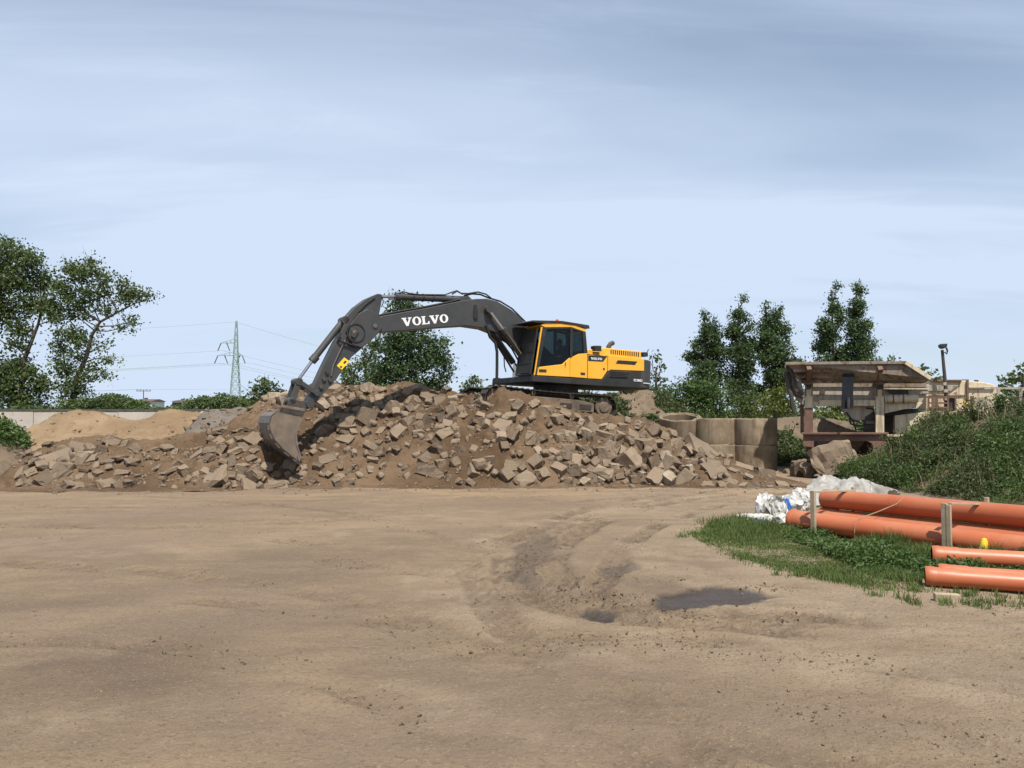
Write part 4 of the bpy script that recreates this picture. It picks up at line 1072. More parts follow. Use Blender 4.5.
# small fittings
bc = EP(557.2, 321.4, LN - .2)
MB().lathe(E(bc[0], LN - .2, bc[1] - .03), EU, [(0, .01), (0, .055), (.08, .055), (.105, .03), (.11, .005)], 14).build('beacon', M['orange'], roof, smooth=True)
mir = esh('mirror', [(594.2, 345.6), (601.2, 345.6), (601.4, 352.0), (594.6, 352.2)], 1.25, 1.28, 1.02, M['black'], hood, .03)
ms_ = EP(598, 352, 1.15); MB().tube([E(ms_[0], 1.10, ms_[1] + .02), E(ms_[0], 1.10, ms_[1] - .16)], .025, 8).build('mirror_post', M['black'], hood)
e0 = EP(608.5, 348.2, .6); MB().tube([E(e0[0], .6, e0[1] - .2), E(e0[0], .6, e0[1] + .06), E(e0[0] - .08, .6, e0[1] + .16), E(e0[0] - .20, .6, e0[1] + .22)], [.085, .085, .09, .085], 12).build('exhaust', M['darksteel'], hood, smooth=True)
esh('rear_lamp', [(641.8, 352.2), (646.4, 352.4), (646.4, 356.8), (641.8, 356.8)], 1.1, 1.2, .98, M['black'], hood, .02)

# --- boom
BW = 0.27
BOOM = [(370.0, 322.6), (373.2, 320.0), (382, 316.0), (400, 312.7), (426, 308.0), (446, 303.9), (463, 300.4), (476, 298.8), (487, 298.6), (498, 301.5), (512, 310.0), (521, 318.0), (529, 328.0),
        (545, 347), (556, 357), (556, 366), (549, 371), (541, 367), (531, 356), (521, 346.5), (510, 340.0), (497, 333.0), (485, 328.2), (467, 325.6), (446, 326.9), (425, 328.6), (400, 330.8), (376, 332.6), (371.2, 330.6)]
boom = esh('boom', BOOM, BW, BW, -BW, M['boom'], bevel=.018)
pv = EP(374.4, 326.0, BW)
MB().disc_cyl(E(pv[0], BW + .06, pv[1]), E(pv[0], -BW - .06, pv[1]), .115).build('boom_pin', M['boom'], boom)
MB().disc_cyl(E(pv[0], BW + .085, pv[1]), E(pv[0], BW + .05, pv[1]), .065).build('pin_cap', M['bucket'], boom)
bc_ = EP(488.5, 309.5, BW)
MB().disc_cyl(E(bc_[0], .46, bc_[1]), E(bc_[0], -.46, bc_[1]), .10).build('cylinder_pin', M['boom'], boom)
# bracket and hose plate on the side
esh('hose_clamp', [(474.0, 305.0), (476.0, 305.0), (477.4, 312), (477.0, 319), (473.4, 319), (473.4, 311)], BW, BW + .05, BW, M['black'], boom, 0)
# boom cylinders
for l in (.40, -.40):
    dx = 0 
    a = EP(488.5, 309.5, .40); m1 = EP(504.5, 331.5, .40); c = EP(525, 361.5, .40)
    cy = MB().tube([E(m1[0], l, m1[1]), E(c[0], l, c[1])], .105, 16).build('boom_cylinder', M['boom'], ex, smooth=True)
    MB().tube([E(a[0], l, a[1]), E(m1[0], l, m1[1])], .052, 12).build('piston_rod', M['chrome'], cy, smooth=True)
    MB().tube([E(m1[0] + .07, l, m1[1] + .09), E(m1[0] - .05, l, m1[1] - .06)], .125, 16).build('cylinder_head', M['boom'], cy, smooth=True)
    MB().tube([E(m1[0] - .02, l + .11, m1[1] - .02), E((m1[0] + c[0]) / 2, l + .12, (m1[1] + c[1]) / 2), E(c[0], l + .11, c[1])], .022, 6).build('cylinder_hose', M['chrome'], cy)
    MB().disc_cyl(E(a[0], l - .08, a[1]), E(a[0], l + .08, a[1]), .12).build('rod_eye', M['boom'], cy)
# hanging hoses under the boom
def etube(name, pts, l, r, mat=None, parent=None, n=8):
    return MB().tube([E(EP(a, b, l)[0], l, EP(a, b, l)[1]) for a, b in pts], r, n).build(name, mat or M['rubber'], parent or ex, smooth=True)
etube('hose', [(486, 325), (490, 337), (495.5, 343), (497, 352), (497, 366), (496.8, 378)], .30, .05)
esh('hose_end', [(494.2, 378), (499.4, 378), (500.0, 382.4), (493.8, 382.4)], .30, .37, .23, M['rubber'], None, 0)
etube('hose', [(489, 330), (500, 346), (504, 356), (504.4, 366), (506, 372)], .10, .022)
etube('hose', [(485, 327), (499, 348), (514, 372)], -.05, .035)
etube('hose', [(489, 327), (502, 345), (514, 362), (520, 371)], .12, .03)
etube('hose', [(495, 330), (505, 341), (512, 349), (519, 362)], .22, .03)
# arm cylinder on top
a0, a1, a2 = EP(380.5, 296.2, .1), EP(397, 296.2, .1), EP(465.5, 299.2, .1)
ac = MB().tube([E(a1[0], 0, a1[1]), E(a2[0], 0, a2[1])], .115, 16).build('arm_cylinder', M['boom'], ex, smooth=True)
MB().tube([E(a0[0], 0, a0[1]), E(a1[0], 0, a1[1])], .055, 12).build('piston_rod', M['chrome'], ac, smooth=True)
MB().tube([E(a1[0] + .03, 0, a1[1]), E(a1[0] - .16, 0, a1[1])], .14, 16).build('cylinder_head', M['boom'], ac, smooth=True)
for px in (414, 424, 434):
    q = EP(px, 296.2 + (px - 397) * .044, .1); MB().tube([E(q[0] + .02, 0, q[1]), E(q[0] - .02, 0, q[1])], .135, 14).build('clamp_band', M['black'], ac)
esh('cylinder_bracket', [(459, 301.5), (461, 296.5), (467, 295.8), (472, 300.5)], .1, .17, -.17, M['boom'], boom, 0)
etube('hose', [(397, 294), (403, 291.6), (410, 293.5), (420, 294.6), (445, 294.8), (452, 292.2), (457, 290.6), (463, 294.5)], .10, .022, parent=ac)
etube('hose', [(452, 294.2), (457, 291.2), (461, 293.4), (468, 293.6), (478, 292.0), (486, 294.2), (491, 298)], .12, .026, parent=boom)
etube('hose', [(464, 295.6), (472, 293.8), (480, 294.4), (489, 298), (500, 301.2), (512, 308.6), (528, 324.5)], .05, .03, parent=boom)
etube('hose', [(463, 298.6), (446, 302.6), (426, 306.6), (400, 311.2), (382, 314.6), (374, 316.8), (370.4, 322)], .12, .03, parent=boom)
etube('hose', [(463, 299.4), (446, 303.0), (426, 307.2), (400, 311.8), (383, 315.2), (376, 318)], -.10, .03, parent=boom)
# --- arm
AW = 0.20
ARM = [(377.6, 293.6), (381.6, 294.2), (382.4, 297.4), (380.4, 309.0), (378.4, 318), (380.2, 327), (377.4, 333.4), (367.6, 343.4), (351.5, 357.2), (336.2, 379.6), (319.6, 398.0), (312.6, 407.8), (307.2, 409.2), (304.4, 405.2),
       (314.2, 385.6), (323.2, 366.2), (335.8, 341.0), (340.2, 334.0), (344.6, 322.5), (342.0, 319.6), (347.6, 315.6), (355.4, 306.8), (367.0, 298.2)]
arm = esh('arm', ARM, AW, AW, -AW, M['boom'], bevel=.015)
# cheek plates round the boom tip
CH = [(377.4, 314), (381, 320), (381.4, 328), (377.4, 334), (369, 342.4), (361, 347.6), (352, 345), (348, 336), (350, 325), (358, 314), (367, 309)]
for s in (1, -1): esh('cheek_plate', CH, AW + .05, s * (AW + .12), s * AW, M['boom'], arm, .01)
def apoint(px, py, l): s, z = EP(px, py, max(l, 0)); return E(s, l, z)
hz0 = EP(356, 333, AW + .12)
rg = MB()
for k in range(18):
    a, c = 2 * math.pi * k / 18, 2 * math.pi * (k + 1) / 18
    rg.bar(E(hz0[0] + .28 * math.cos(a), AW + .13, hz0[1] + .28 * math.sin(a)), E(hz0[0] + .28 * math.cos(c), AW + .13, hz0[1] + .28 * math.sin(c)), .03, .03)
rg.build('hose_loop', M['rubber'], arm)
esh('hose_cover', [(351, 330), (355, 327.6), (358.4, 331), (354.6, 338), (350.6, 336.4)], AW + .12, AW + .18, AW + .11, M['darksteel'], arm, .005)
esh('label_plate', [(352.2, 331.4), (355.2, 329.4), (356.8, 331.2), (353.6, 333.8)], AW + .18, AW + .19, AW + .17, M['bucket'], arm, 0)
ws = esh('warning_sticker', [(344.2, 357.4), (349.4, 361.2), (341.8, 369.8), (336.8, 365.8)], AW, AW + .006, AW - .01, M['warn'], arm, 0)
esh('sticker_mark', [(345.0, 360.4), (346.8, 361.6), (344.6, 364.0), (343.0, 362.8)], AW, AW + .010, AW, M['black'], ws, 0)
esh('sticker_mark', [(340.6, 365.6), (342.4, 366.8), (341.2, 368.2), (339.6, 367.0)], AW, AW + .010, AW, M['black'], ws, 0)
etube('steel_line', [(345, 340), (339.5, 352), (333.0, 366), (331.2, 376)], AW + .04, .025, M['bucket'], arm)
etube('hose', [(341, 333), (337.5, 338), (341, 341.5), (347, 343), (356, 346.6), (366, 344)], AW + .08, .028, parent=arm)
etube('hose', [(382, 297), (383.4, 302), (381.6, 307)], AW + .03, .018, parent=arm)
etube('hose', [(375, 297), (366, 304), (358, 312), (352, 322), (346, 332)], AW + .03, .022, parent=arm)
for (a, b) in ((327, 372), (324, 379), (330, 380), (321, 387)):
    q = EP(a, b, AW); MB().tube([E(q[0], AW, q[1]), E(q[0], AW + .06, q[1])], .06, 10).build('line_clamp', M['darksteel'], arm)
# bucket cylinder and links
c0, c1, c2 = EP(344, 320.4, .05), EP(313.0, 360.2, .05), EP(297.2, 381.8, .05)
bcy = MB().tube([E(c0[0], 0, c0[1]), E(c1[0], 0, c1[1])], .105, 16).build('bucket_cylinder', M['boom'], ex, smooth=True)
MB().tube([E(c1[0], 0, c1[1]), E(c2[0], 0, c2[1])], .05, 12).build('piston_rod', M['chrome'], bcy, smooth=True)
MB().tube([E(c1[0] - .10, 0, c1[1] + .13), E(c1[0] + .02, 0, c1[1] - .03)], .13, 16).build('cylinder_head', M['boom'], bcy, smooth=True)
MB().disc_cyl(E(c0[0], -.2, c0[1]), E(c0[0], .2, c0[1]), .12).build('cylinder_eye', M['boom'], bcy)
k1, k2 = EP(292.2, 401, .2), EP(316.2, 393.2, .2)
lk = MB()
for l in (.24, -.24):
    lk.bar(E(c2[0], l, c2[1]), E(k1[0], l, k1[1]), .07, .17, up=EF)
lk.disc_cyl(E(c2[0], -.30, c2[1]), E(c2[0], .30, c2[1]), .11)
lk.disc_cyl(E(k1[0], -.30, k1[1]), E(k1[0], .30, k1[1]), .11)
lk.build('bucket_link', M['boom'], ex, bevel=.008)
lk = MB()
for l in (.27, -.27): lk.bar(E(c2[0], l, c2[1]), E(k2[0], l, k2[1]), .06, .13, up=EF)
lk.disc_cyl(E(k2[0], -.32, k2[1]), E(k2[0], .32, k2[1]), .09)
lk.build('guide_link', M['boom'], ex, bevel=.008)
# --- bucket: side plates, curved shell, lip, teeth, ears
BL = 0.70
near = [(304.0, 417.0), (276.5, 411.4), (271.0, 415.6), (269.2, 423.0), (270.2, 431.6), (274.6, 440.4), (283.0, 449.6), (293.0, 457.6), (299.4, 462.0), (301.6, 457.0), (298.0, 446.5), (296.6, 433.5), (299.6, 424.0)]
SZ = [EP(a, b, BL) for a, b in near]
shell_sz = SZ[:9]
inn = []
cxs, czs = sum(s for s, z in SZ) / len(SZ), sum(z for s, z in SZ) / len(SZ)
for s, z in shell_sz:
    d = Vector((cxs - s, czs - z)); d.normalize(); inn.append((s + d.x * .035, z + d.y * .035))
sh = MB()
ring = shell_sz + list(reversed(inn))
sh.prism([E(s, BL, z) for s, z in ring], [E(s, -BL, z) for s, z in ring])
shell = sh.build('bucket', M['bucket'], ex)
for s in (1, -1):
    MB().prism([E(a, s * BL, b) for a, b in SZ], [E(a, s * (BL - .035), b) for a, b in SZ]).build('side_plate', M['bucketrust'], shell)
    cut = [SZ[8], SZ[9], SZ[10], SZ[11], SZ[12], SZ[0]]
    inn2 = [(a + (cxs - a) * .22, b + (czs - b) * .22) for a, b in cut]
    rg_ = cut + list(reversed(inn2))
    MB().prism([E(a, s * (BL + .025), b) for a, b in rg_], [E(a, s * (BL - .002), b) for a, b in rg_]).build('side_cutter', M['bucket'], shell)
lip0, lip1 = SZ[8], SZ[7]
dv = Vector((lip0[0] - lip1[0], lip0[1] - lip1[1])).normalized()
for k in range(5):
    l = -BL + .12 + k * (2 * BL - .24) / 4
    t = MB()
    a = Vector(lip0) - dv * .12; c = Vector(lip0) + dv * .20
    nrm = Vector((-dv.y, dv.x))
    t.prism([E(*(lambda q: (q.x, l + .065, q.y))(a + nrm * .06)), E(*(lambda q: (q.x, l + .065, q.y))(a - nrm * .05)), E(*(lambda q: (q.x, l + .03, q.y))(c))],
            [E(*(lambda q: (q.x, l - .065, q.y))(a + nrm * .06)), E(*(lambda q: (q.x, l - .065, q.y))(a - nrm * .05)), E(*(lambda q: (q.x, l - .03, q.y))(c))])
    t.build('tooth', M['bucket'], shell)
for s in (1, -1):          # wear plates along the curved back
    for i in range(3, 8):
        wr = MB()
        a, c = SZ[i], SZ[i + 1]
        m0 = (a[0] * .75 + c[0] * .25, a[1] * .75 + c[1] * .25); m1 = (a[0] * .25 + c[0] * .75, a[1] * .25 + c[1] * .75)
        wr.bar(E(m0[0] + .02, s * (BL - .09), m0[1] - .01), E(m1[0] + .02, s * (BL - .09), m1[1] - .01), .14, .05)
        wr.build('wear_plate', M['bucket'], shell)
pk = EP(308.4, 404.6, .2)
for s in (1, -1):
    e1, e2, e3, e4 = EP(289.5, 399.0, .25), EP(311.0, 402.0, .25), EP(302.0, 416.5, .25), EP(283.0, 412.5, .25)
    MB().prism([E(a, s * .30, b) for a, b in (e1, e2, e3, e4)], [E(a, s * .24, b) for a, b in (e1, e2, e3, e4)]).build('bucket_ear', M['darksteel'], shell, bevel=.01)
MB().disc_cyl(E(pk[0], -.36, pk[1]), E(pk[0], .36, pk[1]), .10).build('bucket_pin', M['boom'], shell)
qb0, qb1 = EP(281.5, 406.2, .55), EP(305.0, 410.2, .55)
MB().bar(E(qb0[0], .50, qb0[1]), E(qb1[0], .50, qb1[1]), .10, .08).build('top_rail', M['bucketrust'], shell, bevel=.01)
MB().bar(E(qb0[0], -.50, qb0[1]), E(qb1[0], -.50, qb1[1]), .10, .08).build('top_rail', M['bucketrust'], shell, bevel=.01)

# --- lettering (flat pieces of vinyl on the panels)
def ell(cx, cy, rx, ry, n=28): return [(cx + rx * math.cos(2 * math.pi * k / n), cy + ry * math.sin(2 * math.pi * k / n)) for k in range(n)]
GLY = {
    'V': (1.30, [[(0, 1), (.62, 1), (.62, .88), (.50, .88), (.74, .34), (.95, .88), (.83, .88), (.83, 1), (1.30, 1), (1.30, .88), (1.18, .88), (.80, 0), (.52, 0), (.12, .88), (0, .88)]]),
    'O': (1.16, [ell(.58, .5, .58, .53), ell(.58, .5, .25, .40)]),
    'L': (1.02, [[(0, 1), (.56, 1), (.56, .88), (.44, .88), (.44, .13), (.78, .13), (.90, .36), (1.02, .36), (1.02, 0), (0, 0), (0, .12), (.12, .12), (.12, .88), (0, .88)]]),
}
def slab_text(word, o, ux, uy, height, depth, parent, mat, gap=.10):
    """o: lower-left corner, ux/uy unit vectors on the panel, each letter its own piece"""
    x = 0
    for chx in word:
        w, loops = GLY[chx]
        A = [[o + ux * ((x + p[0]) * height) + uy * (p[1] * height) + depth * .5 for p in lp] for lp in loops]
        B = [[q - depth for q in lp] for lp in A]
        MB().plate(A, B).build('letter', mat, parent)
        x += w + gap
    return x * height
tl, tr = EP(402.4, 326.4, BW), EP(448.6, 322.2, BW)
o3, r3 = E(tl[0], BW + .004, tl[1]), E(tr[0], BW + .004, tr[1])
ux = (r3 - o3); W = ux.length; ux.normalize(); uy = EL.cross(ux) * -1
if uy.z < 0: uy = -uy
tot = sum(GLY[c][0] for c in 'VOLVO') + .06 * 4
slab_text('VOLVO', o3, ux, uy, W / tot, EL * .006, boom, M['white'], .06)
tl, tr = EP(590.6, 359.6, LN), EP(601.8, 360.2, LN)
o3, r3 = E(tl[0], LN + .014, tl[1]), E(tr[0], LN + .014, tr[1]); ux = r3 - o3; W = ux.length; ux.normalize(); uy = EL.cross(ux) * -1
if uy.z < 0: uy = -uy
slab_text('VOLVO', o3, ux, uy, W / tot, EL * .006, p2, M['white'], .06)
def font_text(word, o, ux, uy, height, parent, mat, name='model_number'):
    cu = bpy.data.curves.new('txt', 'FONT'); cu.body = word; cu.size = 1.0; cu.extrude = .01; cu.offset = .02
    to = bpy.data.objects.new('txt', cu); COL.objects.link(to)
    bpy.context.view_layer.update()
    me = bpy.data.meshes.new_from_object(to.evaluated_get(bpy.context.evaluated_depsgraph_get()))
    bpy.data.objects.remove(to); 
    n = ux.cross(uy); base = ROOTLOC[parent.name]
    for v in me.vertices:
        c = v.co.copy(); v.co = o + ux * c.x * height + uy * c.y * height + n * c.z * .4 - base
    me.materials.clear(); return finish(name, me, mat, parent)
tl, tr = EP(633.6, 381.2, LN), EP(643.4, 381.9, LN)
o3, r3 = E(tl[0], LN + .004, tl[1]), E(tr[0], LN + .004, tr[1]); ux = r3 - o3; W = ux.length; ux.normalize(); uy = EL.cross(ux) * -1
if uy.z < 0: uy = -uy
font_text('EC380D', o3, ux, uy, W / 3.9, deck_o, M['white'])

# ================================================================== OPERATOR
def person(name, label, joints, edges, root_i, regions, loc):
    me = bpy.data.meshes.new(name)
    me.from_pydata([tuple(Vector(j[0]) - Vector(loc)) for j in joints], edges, [])
    o = bpy.data.objects.new(name, me); COL.objects.link(o)
    o.modifiers.new('skin', 'SKIN'); o.modifiers.new('sub', 'SUBSURF').levels = 2
    for i, j in enumerate(joints):
        sv = me.skin_vertices[0].data[i]; r = j[1]
        sv.radius = r if isinstance(r, tuple) else (r, r); sv.use_root = (i == root_i)
    bpy.context.view_layer.update()
    m2 = bpy.data.meshes.new_from_object(o.evaluated_get(bpy.context.evaluated_depsgraph_get()))
    o.modifiers.clear(); o.data = m2; m2.materials.clear()
    for m in ('shirt', 'trousers', 'skin'): m2.materials.append(M[m])
    for p in m2.polygons:
        p.use_smooth = True; p.material_index = regions(p.center)
    o.location = loc; ROOTLOC[o.name] = Vector(loc)
    return tag(o, label, 'person')
def B(s, l, z): return E(hs + s, lc + l, SEAT_Z + z)
J = [(B(-.10, 0, .10), (.15, .12)), (B(-.13, 0, .30), (.145, .115)), (B(-.14, 0, .48), (.165, .12)), (B(-.10, 0, .575), (.062, .062)), (B(-.05, 0, .66), (.075, .085)), (B(-.02, 0, .76), (.078, .092)), (B(-.03, 0, .83), (.05, .06)),
     (B(-.12, .19, .50), .065), (B(-.02, .25, .26), .048), (B(.24, .29, .20), .036), (B(.33, .31, .21), .034),
     (B(-.12, -.19, .50), .065), (B(-.02, -.25, .26), .048), (B(.24, -.29, .20), .036), (B(.33, -.31, .21), .034),
     (B(.05, .10, .08), .09), (B(.42, .12, .10), .075), (B(.50, .12, -.30), .055), (B(.64, .12, -.36), .045),
     (B(.05, -.10, .08), .09), (B(.42, -.12, .10), .075), (B(.50, -.12, -.30), .055), (B(.64, -.12, -.36), .045), (B(.075, 0, .735), (.018, .022))]
ED = [(0, 1), (1, 2), (2, 3), (3, 4), (4, 5), (5, 6), (2, 7), (7, 8), (8, 9), (9, 10), (2, 11), (11, 12), (12, 13), (13, 14), (0, 15), (15, 16), (16, 17), (17, 18), (0, 19), (19, 20), (20, 21), (21, 22), (5, 23)]
ploc = B(-.10, 0, 0)
def reg(c):
    q = ploc + c - EX0; s, z = q.dot(EF) - hs, q.dot(EU) - SEAT_Z
    if z > .565 or (s > .05 and .15 < z < .34 and abs(q.dot(EL) - lc) > .2): return 2
    return 1 if (z < .16 and not (s < -.05)) else 0
op = person('person', 'machine operator in dark clothes sitting inside the excavator cab', J, ED, 0, reg, ploc)
hr = MB().lathe(B(-.045, 0, .775), EU, [(-.06, .083), (-.02, .098), (.03, .098), (.07, .080), (.10, .045), (.112, .005)], 16)
hr.build('hair', M['hair'], op, smooth=True)
# ================================================================== CONCRETE WALL (far left)
WD = 52.0
wall = empty('concrete_wall', (-34, WD, 0), 'long pale concrete panel wall behind the sand heaps', 'wall')
wx0, wx1, wtop = -62.0, -12.0, P(100, 411.6, WD).z
n_p = 18; pw = (wx1 - wx0) / n_p
pm = None
for k in range(n_p):
    xa = wx0 + k * pw
    zt_ = wtop + random.uniform(-.02, .02)
    MB().abox(xa + .015, xa + pw - .015, WD - .06 + random.uniform(-.012, .012), WD + .08, -.3, zt_).build('panel', M['wallconc'], wall, bevel=.012)
    MB().abox(xa - .10, xa + .10, WD - .11, WD + .12, -.3, zt_ + .03).build('post', M['wallconc'], wall) if k % 3 == 0 else None
MB().abox(wx0, wx1, WD - .10, WD + .16, wtop + .035, wtop + .16).build('coping', M['coping'], wall)

# ================================================================== CONCRETE RINGS
def conc_ring(label, base, tilt=(0, 0), h=.985, ro=.815, ri=.67):
    m = MB().lathe((0, 0, 0), (0, 0, 1), [(0, ri), (0, ro), (.02, ro + .006), (h - .03, ro + .006), (h, ro - .015), (h, ri + .06), (h - .04, ri + .05), (h - .05, ri), (0, ri)], 40)
    rnd = random.Random(int(base[0] * 100))
    for v in m.v:
        a = math.atan2(v.y, v.x); v.z += .012 * math.sin(a * 7 + rnd.random()) * (1 if v.z > h / 2 else 0) + rnd.uniform(-.006, .006)
    o = m.build('concrete_ring', M['concrete'], smooth=True, loc=(0, 0, 0))
    o.location = base; o.rotation_euler = (tilt[0], tilt[1], rnd.uniform(0, 6) if tilt == (0, 0) else 0)
    return tag(o, label, 'concrete ring', 'stacked concrete well rings beside the heap')
r3, r2, r1 = P(754.5, 440, 30.6), P(716, 440, 31.0), P(680, 440, 31.6)
conc_ring('lower concrete ring of the rightmost stack, nearest the rusty hopper machine', (r3.x, r3.y, 0.0))
conc_ring('upper concrete ring of the rightmost stack, nearest the rusty hopper machine', (r3.x + .02, r3.y - .02, .995))
conc_ring('lower concrete ring of the middle stack, half buried in stones', (r2.x, r2.y, 0.0))
conc_ring('upper concrete ring of the middle stack', (r2.x - .03, r2.y + .02, .995))
conc_ring('lower concrete ring of the left stack, buried behind stones', (r1.x, r1.y, 0.0))
conc_ring('tilted concrete ring with open top on the left stack, closest to the excavator', (r1.x, r1.y, 1.09), (.20, -.04))

# ================================================================== BOULDERS BY THE HOPPER
def boulder(name, label, px, py, d, w, hgt, dep, tone, seed, mat=None, sink=.06):
    me = stone_mesh(seed, (1, dep, hgt / w), 1.0, 0)
    bm = bmesh.new(); bm.from_mesh(me)
    bmesh.ops.triangulate(bm, faces=bm.faces)
    bmesh.ops.subdivide_edges(bm, edges=bm.edges, cuts=3, use_grid_fill=True)
    rnd = random.Random(seed)
    for v in bm.verts:
        n = fbm(np.array([v.co.x * 1]), np.array([v.co.y * 1]), 2.4, 4, seed, z=np.array([v.co.z * 1.0]))[0]
        v.co += v.co.normalized() * n * .24
    bm.to_mesh(me); bm.free()
    tm = Matrix.Rotation(rnd.uniform(-.5, .5), 4, 'Y') @ Matrix.Rotation(rnd.uniform(-.3, .3), 4, 'X'); me.transform(tm)
    p = P(px, py, d); o = bpy.data.objects.new(name, me); COL.objects.link(o)
    minz = min(v.co.z for v in me.vertices)
    o.location = (p.x, p.y, -minz * w - sink); o.scale = (w, w, w); o.rotation_euler = (0, 0, rnd.uniform(-.4, .4)); o['tone'] = tone
    return tag(o, label, 'boulder', 'boulders under the hopper machine')
boulder('boulder', 'large broken concrete boulder lying under the hopper machine', 835, 460, 26.6, 1.40, 1.02, .8, .8, 213)
boulder('boulder', 'brown boulder standing behind the big concrete one inside the hopper frame', 838, 440, 29.6, 1.4, 1.60, .8, .5, 202)
boulder('boulder', 'small rounded boulder just left of the big concrete boulder', 808, 465, 26.9, .45, .42, .9, .45, 203)
boulder('boulder', 'small boulder just right of the big concrete boulder', 853, 466, 26.6, .42, .34, .9, .5, 204)
boulder('boulder', 'dark boulder at the foot of the left hopper post', 799, 455, 27.4, .5, .62, .9, .3, 205)

# ================================================================== CRUSHER WITH FEED HOPPER
D0 = 30.4
CR_YAW = math.radians(19.0)          # the machine stands turned: its width runs along the line of sight
CN_ = Vector((math.sin(CR_YAW), math.cos(CR_YAW), 0)); CC0 = P(850, 430, 27.9)
def CRP(px, py, d):
    r = ray(px, py); o = CC0 + CN_ * (d - D0)
    return CAM + r * ((o - CAM).dot(CN_) / r.dot(CN_))
def back(p, k): return p + CN_ * k
cr = empty('crusher', CRP(850, 470, D0 + 1.2), 'rusty cream mobile crusher with a wide flared feed hopper', 'crusher')
def cprism(pix, d0, d1, mb=None):
    mb = mb or MB()
    A = [CRP(a, b, d0) for a, b in pix]
    return mb.prism(A, [back(p, d1 - d0) for p in A])
def csh(name, pix, d0, d1, mat, parent=None, bevel=.012): return cprism(pix, d0, d1).build(name, M[mat], parent or cr, bevel=bevel)
def rect(x0, y0, x1, y1): return [(x0, y0), (x1, y0), (x1, y1), (x0, y1)]
# flared hopper: near wall leans out towards the yard
top_d, bot_d, far_d = 29.85, 30.75, 33.2
Wt = [CRP(786.5, 363.5, top_d), CRP(905.5, 362.5, top_d), CRP(930.5, 378.6, top_d)]
Wb = [CRP(803, 382, bot_d), CRP(925, 383, bot_d)]
th = Vector((0, .05, .0))
hop = MB()
A = [Wt[0], Wt[1], Wt[2], Wb[1], Wb[0]]
hop.prism(A, [back(p, .05) for p in A])
hopper = hop.build('hopper', M['hopper'], cr)
WF = far_d - top_d
m = MB(); a_, b_ = Wt[0], Wb[0]
A = [a_, b_, back(b_, WF - 1.8), back(a_, WF)]
m.prism(A, [p + Vector((.05, -.02, .02)) for p in A]); m.build('hopper_end_wall', M['hopper'], cr)
A = [back(Wt[0], WF), back(Wt[1], WF), back(Wb[1], WF - 1.8), back(Wb[0], WF - 1.8)]
m = MB().prism(A, [back(p, .05) for p in A]); m.build('hopper_far_wall', M['hopper'], cr)
# rim and sloped light edge
MB().bar(CRP(785.2, 363.6, top_d - .03), CRP(906, 362.6, top_d - .03), .14, .10).build('rim', M['hopper'], hopper, bevel=.01)
MB().bar(CRP(905.6, 362.6, top_d - .04), CRP(931, 378.8, top_d - .04), .16, .13).build('sloped_rim', M['cream'], hopper, bevel=.01)
def lerp_wall(px, t, off=0.0):
    """point on the leaning near wall: px along, t from rim 0 to bottom 1"""
    a = CRP(px, 363.5, top_d); q = CRP(px, 382, bot_d); b = back(a, bot_d - top_d); b.z = q.z
    return a + (b - a) * t - CN_ * off + Vector((0, 0, -off * .8))
for t, x1 in ((.30, 912), (.62, 921), (.92, 926)):
    MB().bar(lerp_wall(789 + 14 * t, t, .05), lerp_wall(x1, t, .05), .10, .12).build('wall_rib', M['hopper'], hopper, bevel=.008)
for px in (808.5, 879.5):
    MB().bar(lerp_wall(px, .03, .10), lerp_wall(px, 1.02, .10), .30, .16, up=(1, 0, 0)).build('flare_strut', M['rust'], hopper, bevel=.01)
# straight body below the flare
body = csh('feeder_body', [(805, 382), (925, 383), (925, 397), (921, 403), (812, 403)], 31.0, 32.4, 'creamgrey')
csh('body_rib', rect(813, 382.6, 926, 387.0), 30.93, 31.0, 'hopper', body, .006)
csh('body_rib', rect(884, 388.2, 929, 389.4), 30.90, 31.0, 'cream', body, 0)
csh('control_box', rect(820.5, 389.2, 825, 394.2), 30.86, 31.0, 'creamgrey', body, .01)
csh('mesh_panel', [(885, 388.5), (908, 388.5), (908, 394), (896, 395.2), (889, 393)], 30.95, 31.0, 'darksteel', body, 0)
csh('paper_notice', [(908, 389.5), (927, 388.5), (929, 393), (909, 395)], 30.93, 31.0, 'creamgrey', body, 0)
csh('side_beam', rect(813, 400.0, 841.5, 406.0), 30.62, 30.80, 'cream', None, .02)
csh('side_beam', rect(853.5, 400.0, 876, 406.0), 30.62, 30.80, 'cream', None, .02)
csh('side_beam', rect(841.5, 400.5, 853.5, 405.5), 30.72, 30.82, 'darksteel', None, .01)
bl = MB(); q0, q1 = CRP(884.5, 398.8, 30.7), CRP(918, 398.4, 30.7)
bl.tube([q0, q1], .14, 16); bl.build('round_beam', M['cream'], cr, smooth=True)
for px in (893, 903): MB().tube([CRP(px - .8, 399, 30.7), CRP(px + .8, 399, 30.7)], .155, 16).build('beam_clamp', M['rust'], cr)
csh('chute', [(884.5, 402.5), (923, 402.5), (918, 408), (905, 409), (894, 411.5), (884.5, 413.5)], 30.8, 32.2, 'cream')
csh('chute_shade_plate', [(885, 413), (908, 408.8), (925, 408), (925, 412.5), (906, 414.0), (887, 416)], 31.3, 32.3, 'darksteel')  # dark plate standing in for the shade below the chute
# lower housing on the right
lb = csh('engine_housing', [(895, 415.5), (930, 411.5), (930, 436), (895, 436)], 31.0, 32.6, 'cream')
csh('housing_gap_shade', rect(884.5, 414, 895, 434), 31.6, 31.9, 'darksteel')  # dark sheet in the gap beside the housing, painted in as its shade
csh('sill', rect(883, 434.6, 903, 436.8), 30.6, 31.2, 'cream')
